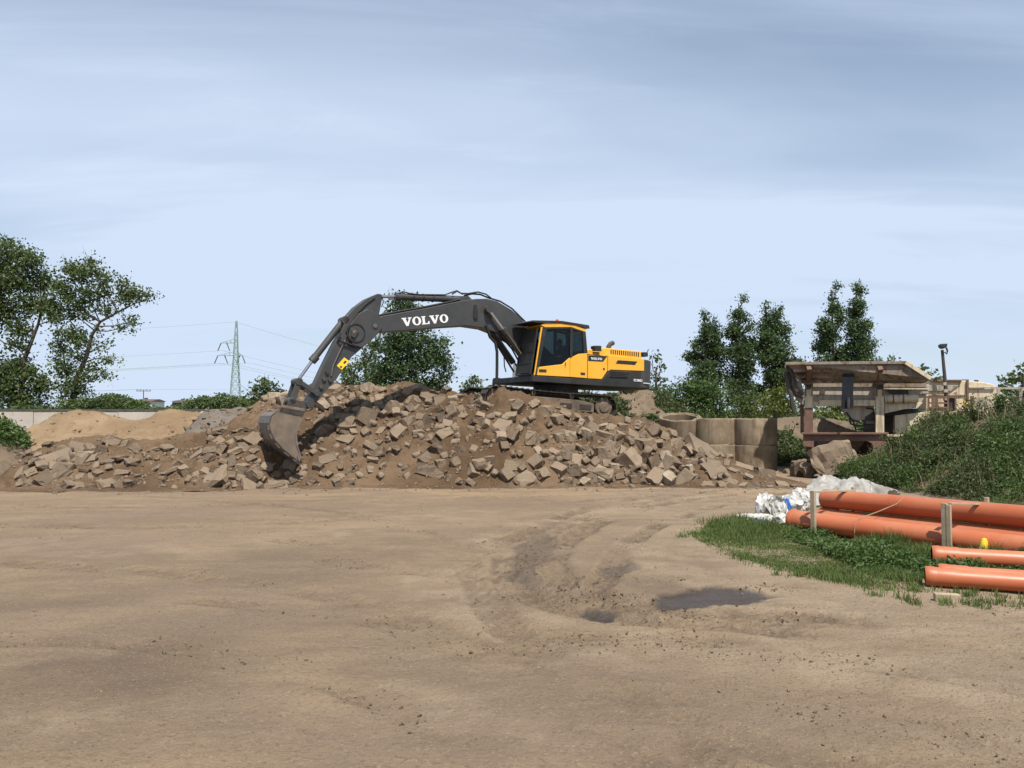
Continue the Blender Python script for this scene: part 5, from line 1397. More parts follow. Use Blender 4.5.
# posts
for x0, x1, low in ((804.6, 813.0, 'rust'), (875.8, 884.2, 'cream')):
    csh('post_bracket', rect(x0 - .6, 379.8, x1 + .4, 384.6), 30.35, 30.9, 'rust', None, .015)
    csh('post_guide', rect(x0 + .4, 384.6, x0 + 1.6, 396), 30.42, 30.6, 'rust', None, 0)
    csh('post_guide', rect(x1 - 1.6, 384.6, x1 - .4, 396), 30.42, 30.6, 'rust', None, 0)
    csh('post_ram', rect(x0 + 1.9, 384.6, x1 - 1.9, 389), 30.5, 30.7, 'darksteel', None, 0)
    csh('post_head', rect(x0, 389.5, x1, 408.0), 30.5, 30.74, 'cream', None, .015)
    csh('post', rect(x0, 408.05, x1, 432.8), 30.48, 30.76, low, None, .015)
    xo = (803.5 - 804.6) if x0 < 850 else 0
csh('rear_post', rect(800.4, 404, 804.0, 433), 32.0, 32.2, 'rust', None, .01)
csh('rear_post', rect(866, 404, 869, 433), 32.2, 32.4, 'darksteel', None, .01)
# bottom frame: long plate with a slot cut through
outer = [(803.2, 433), (886.2, 433), (886.2, 462.5), (857, 459.5), (846, 456.5), (812, 456.5), (812, 447), (803.2, 446)]
slot = [(814, 441), (866, 441)] + [(866 + 7.5 * math.sin(a), 448.3 - 7.3 * math.cos(a)) for a in np.linspace(.1, math.pi, 9)] + [(848, 454), (814, 454)]
A = [[CRP(a, b, 30.40) for a, b in outer], [CRP(a, b, 30.40) for a, b in slot]]
Bk = [[back(p, .22) for p in l] for l in A]
bf = MB().plate(A, Bk).build('base_frame', M['rust'], cr)
MB().bar(CRP(801.6, 433.4, 30.5), CRP(888, 433.4, 30.5), .42, .07).build('top_flange', M['rust'], bf, bevel=.008)
csh('far_base_beam', rect(806, 436, 900, 458), 32.5, 32.7, 'rust')
csh('skid', rect(812, 462, 878, 469), 31.2, 32.0, 'darksteel')
csh('skid_leg', rect(884, 440, 930, 470), 31.4, 32.4, 'rust')
# black rubber flap and mechanism
csh('rubber_flap', [(842.5, 374), (854.0, 373.4), (853.4, 390), (852.6, 408.5), (841.6, 409)], 29.95, 30.0, 'belt', hopper, 0)
MB().tube([CRP(848.2, 397.5, 29.9), CRP(848.4, 408.5, 29.9)], .055, 10).build('flap_ram', M['darksteel'], hopper, smooth=True)
csh('feeder_pan', [(839, 404), (874, 404), (873, 413), (866, 419), (858, 421), (851, 418.5), (844, 411)], 30.9, 31.8, 'creamgrey')
csh('vibrator', [(864.5, 417), (873, 411), (875.2, 417), (875.2, 432.6), (864.5, 432.6)], 30.9, 31.5, 'darksteel')
csh('motor', rect(866, 421, 874.5, 424), 30.8, 31.3, 'trackframe')
for pts in ([(849, 418), (851, 424), (855, 425.5), (861, 426), (865, 424)], [(853, 420), (856, 430), (862, 429), (867, 431)], [(866, 408), (873, 409), (875, 415), (873, 421)], [(846, 412), (852, 420), (860, 422)]):
    MB().tube([CRP(a, b, 30.85) for a, b in pts], .028, 6).build('hydraulic_hose', M['rubber'], cr, smooth=True)
# folded wing and curtain on the left end
csh('wing_arm', [(784.6, 366), (787.5, 365.5), (797, 380.5), (801, 381.5), (803.5, 390), (803.5, 405), (797.5, 401), (791, 391), (787.4, 383)], 30.3, 30.5, 'hopper')
for pts, r_ in (([(788, 366), (793, 376), (793, 385), (797, 391), (803, 394)], .09), ([(795, 381), (793.6, 388), (797, 394), (803.5, 397.5)], .07), ([(786, 372), (788, 385), (791.4, 396), (792.6, 407), (795, 413)], .08)):
    MB().tube([CRP(a, b, 30.22) for a, b in pts], r_, 8).build('wing_strut', M['darksteel'], cr, smooth=True)
# --- rear power unit
pu = csh('power_unit', [(926, 381), (960, 380.2), (981, 382.0), (993, 384.0), (1013, 404), (1013, 440), (926, 440)], 32.6, 34.6, 'cream', None, .03)
csh('roof_trim', [(931, 379.6), (961, 379.6), (962, 381.6), (931, 381.6)], 32.5, 34.4, 'rust', pu, .01)
csh('slanted_panel', [(926, 385.2), (959, 385.2), (951, 391), (926, 391)], 32.54, 32.62, 'creamgrey', pu, .01)
csh('panel_rib', rect(966.8, 380, 968.8, 412), 32.52, 32.6, 'rust', pu, 0)
csh('panel_seam', rect(929, 394.6, 966, 395.6), 32.55, 32.6, 'hopper', pu, 0)
csh('panel_seam', rect(969, 387.0, 995, 388.2), 32.52, 32.6, 'creamgrey', pu, 0)
csh('louvre_panel', rect(974.5, 397.5, 988, 404.5), 32.56, 32.62, 'creamgrey', pu, .006)
csh('yellow_sign', rect(963, 401.8, 968, 404.2), 32.44, 32.5, 'warn', pu, 0)
csh('exhaust_box', rect(962.5, 379.3, 969, 382.4), 32.9, 33.2, 'rust', pu, .01)
csh('roof_lamp', rect(975.0, 379.9, 978.5, 382.0), 32.9, 33.1, 'darksteel', pu, .01)
csh('stair_side', rect(929, 408, 975, 411), 32.0, 32.5, 'cream', pu, .01)
# walkway railing
rl = MB()
for a, b in (((925, 397), (957, 397)), ((928, 403), (948, 403)), ((929, 407.5), (948, 407.5))): rl.bar(CRP(a[0], a[1], 31.9), CRP(b[0], b[1], 31.9), .05, .06)
for x in (928.5, 932.5, 937, 948, 955.5): rl.bar(CRP(x, 397, 31.9), CRP(x, 411, 31.9), .06, .06)
rl.build('walkway_railing', M['rust'], cr)
csh('grey_cabinet', rect(949, 398, 955, 411), 31.95, 32.2, 'darksteel', None, .01)
rl = MB()
rl.bar(CRP(984, 388.2, 31.2), CRP(1075, 388.2, 31.2), .07, .07)
rl.bar(CRP(968, 404.8, 31.2), CRP(1010, 405.2, 31.2), .05, .05)
for x in (998.5, 1040, 1074): rl.bar(CRP(x, 388.2, 31.2), CRP(x, 425, 31.2), .09, .09)
rl.build('hand_rail', M['creamgrey'], cr)
rl = MB().tube([CRP(1020.5, 425, 31.2), CRP(1020.5, 393, 31.2), CRP(1022, 390.4, 31.2), CRP(1026, 389.6, 31.2), CRP(1040, 389.6, 31.2)], .05, 8)
rl.build('rail_hoop', M['creamgrey'], cr, smooth=True)
MB().bar(CRP(972.2, 396, 31.6), CRP(972.2, 425, 31.6), .10, .10).build('rail_post', M['rust'], cr)
# mast with floodlight on the power unit
ma = MB().tube([CRP(946.6, 425, 32.2), CRP(946.2, 395, 32.2), CRP(944.8, 378, 32.2), CRP(942.2, 350, 32.2)], [.08, .075, .06, .05], 10).build('lamp_mast', M['darksteel'], cr, smooth=True)
csh('floodlight', [(940.2, 343.8), (947.6, 343.4), (947.2, 346.6), (945.2, 348.0), (942.4, 348.0), (940.4, 346.4)], 32.0, 32.45, 'black', ma, .02)
MB().tube([CRP(946.2, 347.5, 32.15), CRP(947.4, 351, 32.15), CRP(946.8, 354, 32.15), CRP(944.6, 352, 32.15)], .03, 6).build('mast_cable', M['rubber'], ma)
for (a, b, c) in ((945, 384, 1.6), (946, 391, 2.0), (946.4, 399, 1.6)):
    csh('mast_bracket', rect(a - c, b - 1.5, a + c, b + 1.5), 32.0, 32.35, 'creamgrey', ma, .01)

# ================================================================== ORANGE PIPES
def pipe(label, start, direction, length, r, socket_at_start, group):
    d = Vector(direction).normalized(); n = 40; t = r * .06
    def prof(flip):
        L = length
        p = [(0, r - t), (0, r + .004), (.02, r * 1.13), (.045, r * 1.15), (.085, r * 1.15), (.11, r * 1.10), (.135, r * 1.09), (.30, r * 1.085), (.34, r), (L - .03, r), (L, r * .97), (L, r - t), (L * .5, r - t), (0.02, r - t)]
        return p if not flip else [(L - a, b) for a, b in p]
    m = MB().lathe((0, 0, 0), d, prof(not socket_at_start), n)
    s = Vector(start)
    for v in m.v: v += s
    o = m.build('drain_pipe', M['pipe'], smooth=True, loc=s)
    return tag(o, label, 'pipe', group)
BU = Vector((.58, -.815, 0)).normalized(); BN = Vector((BU.y * -1, BU.x, 0))
R = .170
S = Vector((4.98, 14.18, 0))
pr = Vector((0, 0, R * 1.0 + .015))
GB = 'orange pipes in the large bundle'
pipe('orange pipe at the front bottom of the large bundle, socket by the white bags', S + pr, BU, 5.0, R, True, GB)
pipe('orange pipe hidden in the middle of the bundle bottom layer', S + BN * .385 + BU * .25 + pr, BU, 5.0, R, False, GB)
pipe('orange pipe at the rear of the bundle bottom layer', S + BN * .77 + BU * .1 + pr, BU, 5.0, R, True, GB)
pipe('single orange pipe lying on top of the large bundle', S + BN * .79 + BU * .14 + pr + Vector((0, 0, 2 * R + .006)), BU, 4.12, R, False, GB)
GF = 'small orange pipes nearest the camera'
fd = Vector((.915, -.40, 0)).normalized()
r_ = .104
b0 = Vector((4.92, 9.50, r_ * 1.15)); a0 = Vector((5.72, 10.80, r_ * 1.15 + .01))
pipe('nearest small orange pipe, its socket end beside the wooden block', b0, fd, 3.0, r_, True, GF)
fn = Vector((-fd.y, fd.x, 0))
pipe('small orange pipe lying close behind the nearest one, socket end just showing', b0 + fn * .245 + fd * .16, fd, 3.0, r_, True, GF)
pipe('small orange pipe lying in the grass behind the nearest pair', a0 + Vector((-.03, 0, .012)), Vector((.93, -.36, 0)), 3.0, .116, True, GF)
# timber frame pieces
def plank(name, label, a, b, w, h, cat, group=None, up=(0, 0, 1)):
    a, b = Vector(a), Vector(b); base = Vector(((a.x + b.x) / 2, (a.y + b.y) / 2, min(a.z, b.z)))
    o = MB().bar(a, b, w, h, up).build(name, M['wood'], loc=base, bevel=.004)
    return tag(o, label, cat, group)
GW = 'timber frames round the pipe bundle'
st1 = S + BU * .60 - BN * (R + .06)
st2 = S + BU * 2.84 - BN * (R + .06)
plank('timber_stake', 'wooden stake standing in front of the bundle near the pipe socket', st1 + Vector((0, 0, -.1)), st1 + Vector((0, 0, .76)), .06, .08, 'stake', GW, BU)
plank('timber_stake', 'pair of wooden uprights, the right stake in front of the bundle', st2 + Vector((0, 0, -.1)), st2 + Vector((0, 0, .72)), .045, .08, 'stake', GW, BU)
plank('timber_stake', 'darker wooden upright fixed to the left of the right stake', st2 - BU * .055 + Vector((0, 0, -.1)), st2 - BU * .055 + Vector((0, 0, .74)), .045, .08, 'stake', GW, BU)
plank('timber_batten', 'wooden batten across the bundle top beside the left stake', st1 + Vector((0, 0, .735)) + BN * .04, st1 + Vector((0, 0, .70)) + BN * 1.20, .07, .03, 'batten', GW)
plank('timber_batten', 'wooden batten across the bundle top beside the right stake', st2 + Vector((0, 0, .735)) + BN * .04, st2 + Vector((0, 0, .66)) + BN * 1.10, .07, .03, 'batten', GW)
plank('timber_stake', 'rear wooden stake behind the left end of the bundle', st1 + BN * 1.22 + Vector((0, 0, -.1)), st1 + BN * 1.22 + Vector((0, 0, .76)), .06, .06, 'stake', GW, BU)
plank('timber_stake', 'rear wooden stake behind the middle of the bundle', st2 + BN * 1.22 + Vector((0, 0, -.1)), st2 + BN * 1.22 + Vector((0, 0, .76)), .06, .06, 'stake', GW, BU)
plank('timber_bearer', 'wooden bearer under the left end of the bundle', st1 + BN * -.02 + BU * .05 + Vector((0, 0, .008)), st1 + BN * 1.2 + BU * .05 + Vector((0, 0, .008)), .08, .02, 'batten', GW)
# loose strap
t0 = S + BU * 1.32
sp_ = [t0 - BN * (R + .012) + Vector((0, 0, .12)), t0 - BN * (R + .006) + Vector((0, 0, .24)), t0 - BN * .10 + BU * .03 + Vector((0, 0, .355)), t0 + BN * .28 + BU * .16 + Vector((0, 0, .46)), t0 + BN * .60 + BU * .30 + Vector((0, 0, .58)), t0 + BN * .72 + BU * .36 + Vector((0, 0, .70))]
sm = MB()
for a, b in zip(sp_[:-1], sp_[1:]): sm.bar(a, b, .013, .004, up=BU)
tag(sm.build('packing_strap', M['wood'], loc=t0), 'loose grey packing strap hanging off the upper orange pipe', 'strap')
wb = G(947, 602); ang = Vector((.97, -.24, 0))
o = MB().box((wb.x, wb.y, .045), ang * .125, Vector((.24, .97, 0)) * .05, Vector((0, 0, .045))).build('timber_block', M['wood'], loc=(wb.x, wb.y, 0), bevel=.005)
tag(o, 'short pale wooden block lying on the gravel in front of the small pipes', 'wood block')
yc = S + BU * 3.30 - BN * (R + .05)
m = MB().lathe(yc + Vector((0, 0, -.02)), (0.1, 0, 1), [(0, .075), (.04, .075), (.10, .065), (.26, .045), (.30, .03), (.31, .005)], 16)
tag(m.build('yellow_cap', M['warn'], smooth=True, loc=yc), 'yellow plastic cap standing in the grass right of the right stake', 'cap')
wl0 = G(816, 546)
o = MB().bar((wl0.x - .16, wl0.y, .05), (wl0.x + .16, wl0.y + .02, .06), .02, .012).build('white_strip', M['whiteplastic'], loc=(wl0.x, wl0.y, 0)); tag(o, 'thin white plastic strip lying in the grass before the bundle', 'strip')

# ================================================================== PLASTIC BAGS AND SHEETS
def crumple(name, label, cat, px, py, size, seed, mat, z=0.0, group='plastic waste beside the pipes', d=None):
    """a crushed bag: ball pushed in by ridged noise, flattened where it lies"""
    bm = bmesh.new(); bmesh.ops.create_icosphere(bm, subdivisions=4, radius=1)
    co = np.array([v.co[:] for v in bm.verts]); rg = np.random.default_rng(seed)
    r = 1.0 - .55 * np.abs(fbm(co[:, 0], co[:, 1], 1.1, 2, seed, z=co[:, 2])); out = co * r[:, None]
    for q in range(9):                      # sharp folds in random directions, like crushed film
        kk = rg.normal(size=3); kk /= np.linalg.norm(kk); nn = rg.normal(size=3); nn /= np.linalg.norm(nn)
        f = rg.uniform(.7, 2.6); ph = co @ kk * f + rg.uniform(0, 1) + .25 * fbm(co[:, 0], co[:, 1], 1.2, 2, seed + q, z=co[:, 2])
        out += (np.abs((ph % 1) - .5) - .25)[:, None] * nn[None] * (.95 / (1.0 + f))
    co = out * np.array(size) / 2
    for v, c in zip(bm.verts, co): v.co = c
    lo = np.percentile(co[:, 2], 6)
    for v in bm.verts: v.co.z = max(v.co.z, lo) - lo
    me = bpy.data.meshes.new(name); bm.to_mesh(me); bm.free()
    o = finish(name, me, M[mat]); p = G(px, py) if d is None else P(px, py, d)
    o.location = (p.x, p.y, z); o.rotation_euler = (0, 0, seed * 1.3)
    return tag(o, label, cat, group)
crumple('plastic_bag', 'crumpled white plastic bag, biggest and highest of the heap left of the pipes', 'bag', 768, 520, (.62, .5, .62), 3, 'whiteplastic')
crumple('plastic_bag', 'white plastic bag leaning in the middle of the bag heap', 'bag', 778, 521, (.40, .45, .66), 5, 'whiteplastic')
crumple('plastic_bag', 'flat white plastic bag at the left end of the bag heap', 'bag', 752, 523, (.55, .4, .22), 7, 'whiteplastic')
crumple('plastic_bag', 'white bag at the foot of the heap next to the pipe socket', 'bag', 781, 526, (.40, .32, .26), 9, 'whiteplastic')
crumple('plastic_bag', 'white plastic bag behind the pipe socket', 'bag', 792, 515, (.62, .45, .48), 11, 'whiteplastic')
crumple('plastic_bag', 'white plastic bag at the back of the bag heap', 'bag', 800, 512, (.5, .5, .58), 13, 'whiteplastic')
crumple('plastic_bag', 'low dirty white bag in front of the biggest white bag', 'bag', 766, 525, (.42, .34, .24), 15, 'whiteplastic')
crumple('plastic_bag', 'blue plastic bag at the foot of the bag heap', 'bag', 761, 525.5, (.34, .26, .15), 17, 'blueplastic')
crumple('plastic_bag', 'small blue plastic bag tucked on top behind the white bags', 'bag', 786, 516, (.22, .2, .46), 19, 'blueplastic')
def sheet(name, label, path, width, seed, height, mat='film'):
    """crumpled film lying along a ground path"""
    c = catmull([tuple(G(a, b)[:2]) for a, b in path], .06); n = len(c); k = 22
    t = np.gradient(c, axis=0); t /= np.linalg.norm(t, axis=1)[:, None]; nn = np.stack([-t[:, 1], t[:, 0]], 1)
    u = np.linspace(-1, 1, k); U_, V_ = np.meshgrid(np.linspace(0, n * .06, n), u, indexing='ij')
    X = c[:, 0][:, None] + nn[:, 0][:, None] * V_ * width; Y = c[:, 1][:, None] + nn[:, 1][:, None] * V_ * width
    X += .10 * fbm(U_, V_, 2.6, 3, seed + 3); Y += .14 * fbm(U_, V_, 2.6, 3, seed + 4)
    env = (1 - np.abs(V_) ** 2.2) * np.interp(U_[:, 0], np.linspace(0, n * .06, len(height)), height)[:, None]
    Z = .03 + env * (.75 + .55 * fbm(U_, V_ * width * 1.5, 1.6, 3, seed)) + .16 * np.abs(fbm(U_, V_ * width * 2, 3.4, 4, seed + 1)) * (env > .01)
    V = np.stack([X, Y, np.maximum(Z, .012)], -1).reshape(-1, 3); base = V.mean(0); base[2] = 0
    o = finish(name, np_mesh(name, V - base, grid_faces(n, k)), M[mat], smooth=True); o.location = base
    return tag(o, label, 'plastic sheet', 'plastic waste beside the pipes')
sheet('plastic_sheet', 'long translucent plastic film spilling left from behind the bundle', [(772, 508), (800, 505), (826, 502), (850, 499)], .42, 21, [.04, .20, .36, .42, .30])
sheet('plastic_sheet', 'bunched white film lying behind the upper orange pipe', [(818, 503), (842, 499), (866, 497), (894, 499)], .40, 25, [.40, .52, .50, .34, .18])
sheet('plastic_sheet', 'grey mineral cloth heaped at the foot of the weedy bank', [(812, 495), (826, 493), (838, 491)], .5, 29, [.10, .42, .22])

# ================================================================== POWER PYLON, WIRES, FAR BUILDINGS
PD = 300.0
def lattice_pylon():
    b = P(235, 418, PD); b.z = 0
    root = empty('power_pylon', b, 'pale green lattice power pylon far behind the wall', 'pylon')
    top = P(235.5, 321, PD).z
    def half(z):
        return np.interp(z, [0, 8, 26, top - 1, top], [2.3, 1.9, .8, .35, .25])
    lv = [0, 4, 8, 11.5, 14.5, 17.5, 20, 22.5, 25, 27.5, 30, 32.5, 35, top]
    rot = .5
    def cn(k, z):
        a = rot + math.pi / 4 + k * math.pi / 2; h = half(z) * 1.414
        return Vector((b.x + h * math.cos(a), b.y + h * math.sin(a), z))
    for k in range(4):
        m = MB().tube([cn(k, z) for z in lv], .13, 6); m.build('leg', M['pylon'], root)
    br = MB()
    for z0, z1 in zip(lv[:-1], lv[1:]):
        for k in range(4):
            br.bar(cn(k, z0), cn((k + 1) % 4, z1), .13, .13); br.bar(cn((k + 1) % 4, z0), cn(k, z1), .13, .13); br.bar(cn(k, z1), cn((k + 1) % 4, z1), .13, .13)
    br.build('lattice', M['pylon'], root)
    def arm(px_tip, z, pyroot):
        tip = P(px_tip, 0, PD); tip = Vector((tip.x, b.y, z))
        m = MB(); s = .5 if tip.x > b.x else -.5
        a0, a1, a2 = Vector((b.x + s, b.y - .8, z)), Vector((b.x + s, b.y + .8, z)), Vector((b.x + s, b.y, z + 1.6))
        for q in (a0, a1, a2): m.bar(q, tip, .16, .16)
        for t in (.3, .6):
            m.bar(a0.lerp(tip, t), a2.lerp(tip, t), .1, .1); m.bar(a1.lerp(tip, t), a2.lerp(tip, t), .1, .1)
        m.build('cross_arm', M['pylon'], root)
        for f in (0.28, 1.0) if True else ():
            pass
        return tip
    for tip_px, py in ((226.5, 343.0), (223.5, 355.6), (247.5, 355.6)):
        z = P(235, py, PD).z; tip = arm(tip_px, z, py)
        inner = Vector((b.x + (tip.x - b.x) * .62, b.y, z))
        for q in (tip, inner):
            sgn = 1 if q is tip else -1
            dx = (1.2 if tip.x > b.x else -1.2) * sgn
            MB().tube([q, q + Vector((dx, 0, -3.0))], .20, 6).build('insulator_string', M['insul'], root)
    return b, top
pb, ptop = lattice_pylon()
def cable(label, a, b, sag, r=.05):
    a, b = Vector(a), Vector(b); pts = []
    for t in np.linspace(0, 1, 25): q = a.lerp(b, t); q.z -= sag * 4 * t * (1 - t); pts.append(q)
    return tag(MB().tube(pts, r, 5).build('power_cable', M['wire'], loc=a), label, 'cable', 'overhead power cables of the pylon')
for px, py, nm in ((235.5, 322, 'top earth'), (222.5, 350.5, 'upper left'), (219.5, 363, 'lower left outer'), (230, 363, 'lower left inner'), (251, 363, 'lower right')):
    a = P(px, py, PD)
    cable(nm + ' power cable running left from the pylon', a, (a.x - 330, a.y - 20, a.z + (0 if py < 330 else 3)), 7)
    cable(nm + ' power cable running right from the pylon', a, (a.x + 150, a.y + 330, a.z - 6), 9)
pt = P(143, 418, 220); pt.z = 0
up_ = empty('utility_pole', pt, 'small wooden utility pole with crossbar above the hedge', 'utility pole')
z1 = P(143, 391, 220).z
MB().tube([pt, pt + Vector((0, 0, z1 + .3))], [.16, .11], 8).build('pole', M['bark'], up_)
MB().bar(pt + Vector((-2.0, 0, z1)), pt + Vector((2.0, 0, z1)), .16, .16).build('crossbar', M['bark'], up_)
for dx in (-1.8, -.9, .9, 1.8): MB().tube([pt + Vector((dx, 0, z1)), pt + Vector((dx, 0, z1 + .5))], .09, 6).build('insulator', M['insul'], up_)
for k, dx in enumerate((-1.8, 1.8)):
    a = pt + Vector((dx, 0, z1 + .5))
    tag(MB().tube([a + Vector((-180 + i * 30, 0, .0 + .0 * i)) - Vector((0, 0, 1.2 * math.sin(i % 3 / 3 * math.pi))) for i in range(7)], .035, 4).build('utility_cable', M['wire'], loc=a), ('left' if k == 0 else 'right') + ' thin cable running left from the small utility pole', 'cable', 'thin cables of the utility pole')
    tag(MB().tube([a + Vector((i * 30, -8 * i, -.9 * i * .5)) for i in range(4)], .035, 4).build('utility_cable', M['wire'], loc=a), ('left' if k == 0 else 'right') + ' thin cable running right from the small utility pole', 'cable', 'thin cables of the utility pole')
def house(label, px0, px1, py_eave, py_ridge, d):
    a, b = P(px0, 418, d), P(px1, 418, d); ze, zr_ = P(px0, py_eave, d).z, P(px0, py_ridge, d).z
    root = empty('house', ((a.x + b.x) / 2, d, 0), label, 'house', 'far houses beyond the hedge')
    MB().abox(a.x, b.x, d, d + 8, 0, ze).build('wall', M['plaster'], root)
    m = MB(); x0, x1 = a.x - .4, b.x + .4
    m.prism([(x0, d - .5, ze), (x0, d + 8.5, ze), (x0, d + 4, zr_)], [(x1, d - .5, ze), (x1, d + 8.5, ze), (x1, d + 4, zr_)])
    rf = m.build('roof', M['roof'], root)
    MB().abox(a.x + 1.2, a.x + 1.9, d + 3, d + 3.7, ze, zr_ + .35).build('chimney', M['roof'], rf)
    for k in range(3):
        x = a.x + (b.x - a.x) * (k + .5) / 3
        MB().abox(x - .5, x + .5, d - .03, d, ze - 1.6, ze - .4).build('window', M['darksteel'], root)
house('white far house with dark roof just right of the utility pole', 134, 151, 401.0, 398.8, 210)
house('smaller white far house near the left foot of the pylon', 172, 181, 401.5, 399.8, 230)
# ================================================================== PLANTS
def leaf_quads(C, size, rng, up=0.25, aspect=1.5):
    """one four-cornered leaf per centre"""
    n = len(C); nr = rng.normal(size=(n, 3)); nr[:, 2] += up; nr /= np.linalg.norm(nr, axis=1)[:, None]
    t = rng.normal(size=(n, 3)); t -= (t * nr).sum(1)[:, None] * nr; t /= np.linalg.norm(t, axis=1)[:, None] + 1e-9
    b = np.cross(nr, t); s = size * rng.uniform(.6, 1.35, n); s = s[:, None]
    V = np.stack([C - t * s * .5 * aspect, C + b * s * .5 + nr * s * .08, C + t * s * .5 * aspect, C - b * s * .5 + nr * s * .08], 1)
    return V.reshape(-1, 3), np.arange(4 * n).reshape(n, 4)
def lobes_leaves(lobes, density, per, sig, rng, surf=.42):
    """lobes: (centre, radii); clumps pushed towards the outside of each lobe"""
    out = []
    for c, r in lobes:
        vol = r[0] * r[1] * r[2]; n = max(3, int(density * vol ** .8))
        d = rng.normal(size=(n, 3)); d /= np.linalg.norm(d, axis=1)[:, None]
        q = np.array(c) + d * (rng.uniform(0, 1, n) ** surf)[:, None] * np.array(r)
        m = rng.poisson(per, n); m = np.maximum(m, 3)
        idx = np.repeat(np.arange(n), m)
        sg = sig * rng.uniform(.6, 1.3, n)
        out.append(q[idx] + rng.normal(size=(len(idx), 3)) * sg[idx][:, None] * np.array([1, 1, .75]))
    return np.vstack(out)
def tree(name, label, cat, group, base, trunk, lobes, mat, seed, density=14, per=16, sig=.30, leaf=.24, limbs=True, r0=.22, surf=.42):
    """trunk: list of (point, radius); every lobe gets a limb from the nearest trunk point below it"""
    rng = np.random.default_rng(seed); base = Vector(base)
    root = empty(name, base, label, cat, group)
    m = MB()
    tp = [Vector(p) for p, r in trunk]; tr_ = [r for p, r in trunk]
    m.tube(tp, tr_, 8)
    if limbs:
        for c, r in lobes:
            c = Vector(c); best = None
            for i in range(len(tp) - 1):
                for f in (.0, .33, .66):
                    q = tp[i].lerp(tp[i + 1], f); rad = tr_[i] + (tr_[i + 1] - tr_[i]) * f
                    if q.z > c.z - .2: continue
                    dd = (c - q).length + .4 * max(0, 1.2 - (c.z - q.z))
                    if best is None or dd < best[0]: best = (dd, q, rad)
            if best is None: continue
            q, rad = best[1], best[2]
            mid = q.lerp(c, .5) + Vector(rng.normal(size=3) * .12 * (c - q).length) * .6 + Vector((0, 0, -.06 * (c - q).length))
            rr = min(rad * .5, .03 + .014 * (c - q).length)
            m.tube([q, mid, c, c + (c - mid) * .6], [rr, rr * .7, rr * .4, rr * .12], 6)
            for k in range(4):
                e = c + Vector(rng.normal(size=3)) * .55 * Vector(r).length / 1.7
                m.tube([mid.lerp(c, .5), (mid.lerp(c, .5) + e) / 2 + Vector((0, 0, .1)), e], [rr * .4, rr * .25, .01], 5)
    m.build('trunk', M['bark'], root, smooth=True)
    C = lobes_leaves(lobes, density, per, sig, rng, surf)
    C = C[C[:, 2] > .15]
    V, F = leaf_quads(C, leaf, rng)
    finish('crown', np_mesh('crown', V - np.array(base), F), mat, root)
    return root
def pxl(d, items):
    """lobes given as photo pixels (x, y, rx, ry, depth offset) at distance d"""
    out = []; k = d / F_PX
    for it in items:
        px, py, rx, ry = it[:4]; off = it[4] if len(it) > 4 else 0
        p = P(px, py, d + off); out.append((tuple(p), (rx * k, max(rx, ry) * k * .85, ry * k)))
    return out
def pt_at(px, py, d): return P(px, py, d)
# --- two tall field trees behind the wall (left)
d = 58.0
b = pt_at(20, 418, d); b.z = 0
tree('field_tree', 'tall tree at the left edge with a dense dark lower crown', 'tree', 'trees behind the concrete wall', b,
     [(b, .28), (pt_at(21, 400, d), .22), (pt_at(24, 360, d), .17), (pt_at(30, 345, d), .14), (pt_at(38, 325, d), .10), (pt_at(44, 300, d), .08)],
     pxl(d, [(8, 252, 18, 12), (30, 262, 16, 14), (-8, 268, 20, 18), (12, 282, 20, 16), (40, 282, 16, 14, 1), (-14, 300, 20, 16), (4, 312, 20, 12), (30, 304, 16, 10), (50, 306, 14, 12), (58, 316, 10, 8), (20, 328, 14, 10), (-14, 330, 16, 14), (16, 345, 10, 8),
             (8, 372, 16, 12), (24, 380, 20, 14), (6, 395, 20, 14), (30, 400, 16, 12), (18, 362, 12, 8), (40, 388, 8, 10), (-12, 388, 16, 14), (-14, 362, 12, 14)]), M['leaf_tree'], 11, density=44, per=22, sig=.33, leaf=.145)
b = pt_at(70, 418, d); b.z = 0
tree('field_tree', 'tall tree leaning right with bare limbs between its leaf clumps', 'tree', 'trees behind the concrete wall', b,
     [(b, .28), (pt_at(72, 404, d), .22), (pt_at(77, 378, d), .18), (pt_at(87, 355, d), .15), (pt_at(92, 335, d), .12), (pt_at(100, 322, d), .10), (pt_at(118, 312, d), .08), (pt_at(130, 306, d), .05)],
     pxl(d, [(72, 270, 14, 10), (86, 276, 14, 12), (62, 288, 12, 12), (76, 296, 14, 12), (96, 292, 12, 12), (102, 276, 8, 8), (120, 284, 11, 9), (122, 300, 12, 8), (140, 294, 12, 8), (152, 297, 6, 4), (130, 322, 9, 5), (122, 328, 8, 5), (84, 314, 10, 8), (70, 312, 8, 8),
             (68, 334, 14, 10), (58, 348, 10, 9), (74, 356, 10, 9), (66, 370, 10, 8), (94, 368, 8, 5), (112, 360, 9, 4), (100, 376, 8, 5), (62, 386, 9, 6), (84, 392, 9, 5), (70, 395, 12, 7), (98, 330, 4, 4), (80, 342, 12, 9), (100, 346, 7, 6), (84, 374, 10, 8), (58, 364, 9, 9), (76, 384, 12, 8), (108, 308, 9, 7), (90, 262, 8, 6)]), M['leaf_tree'], 12, density=42, per=21, sig=.30, leaf=.14)
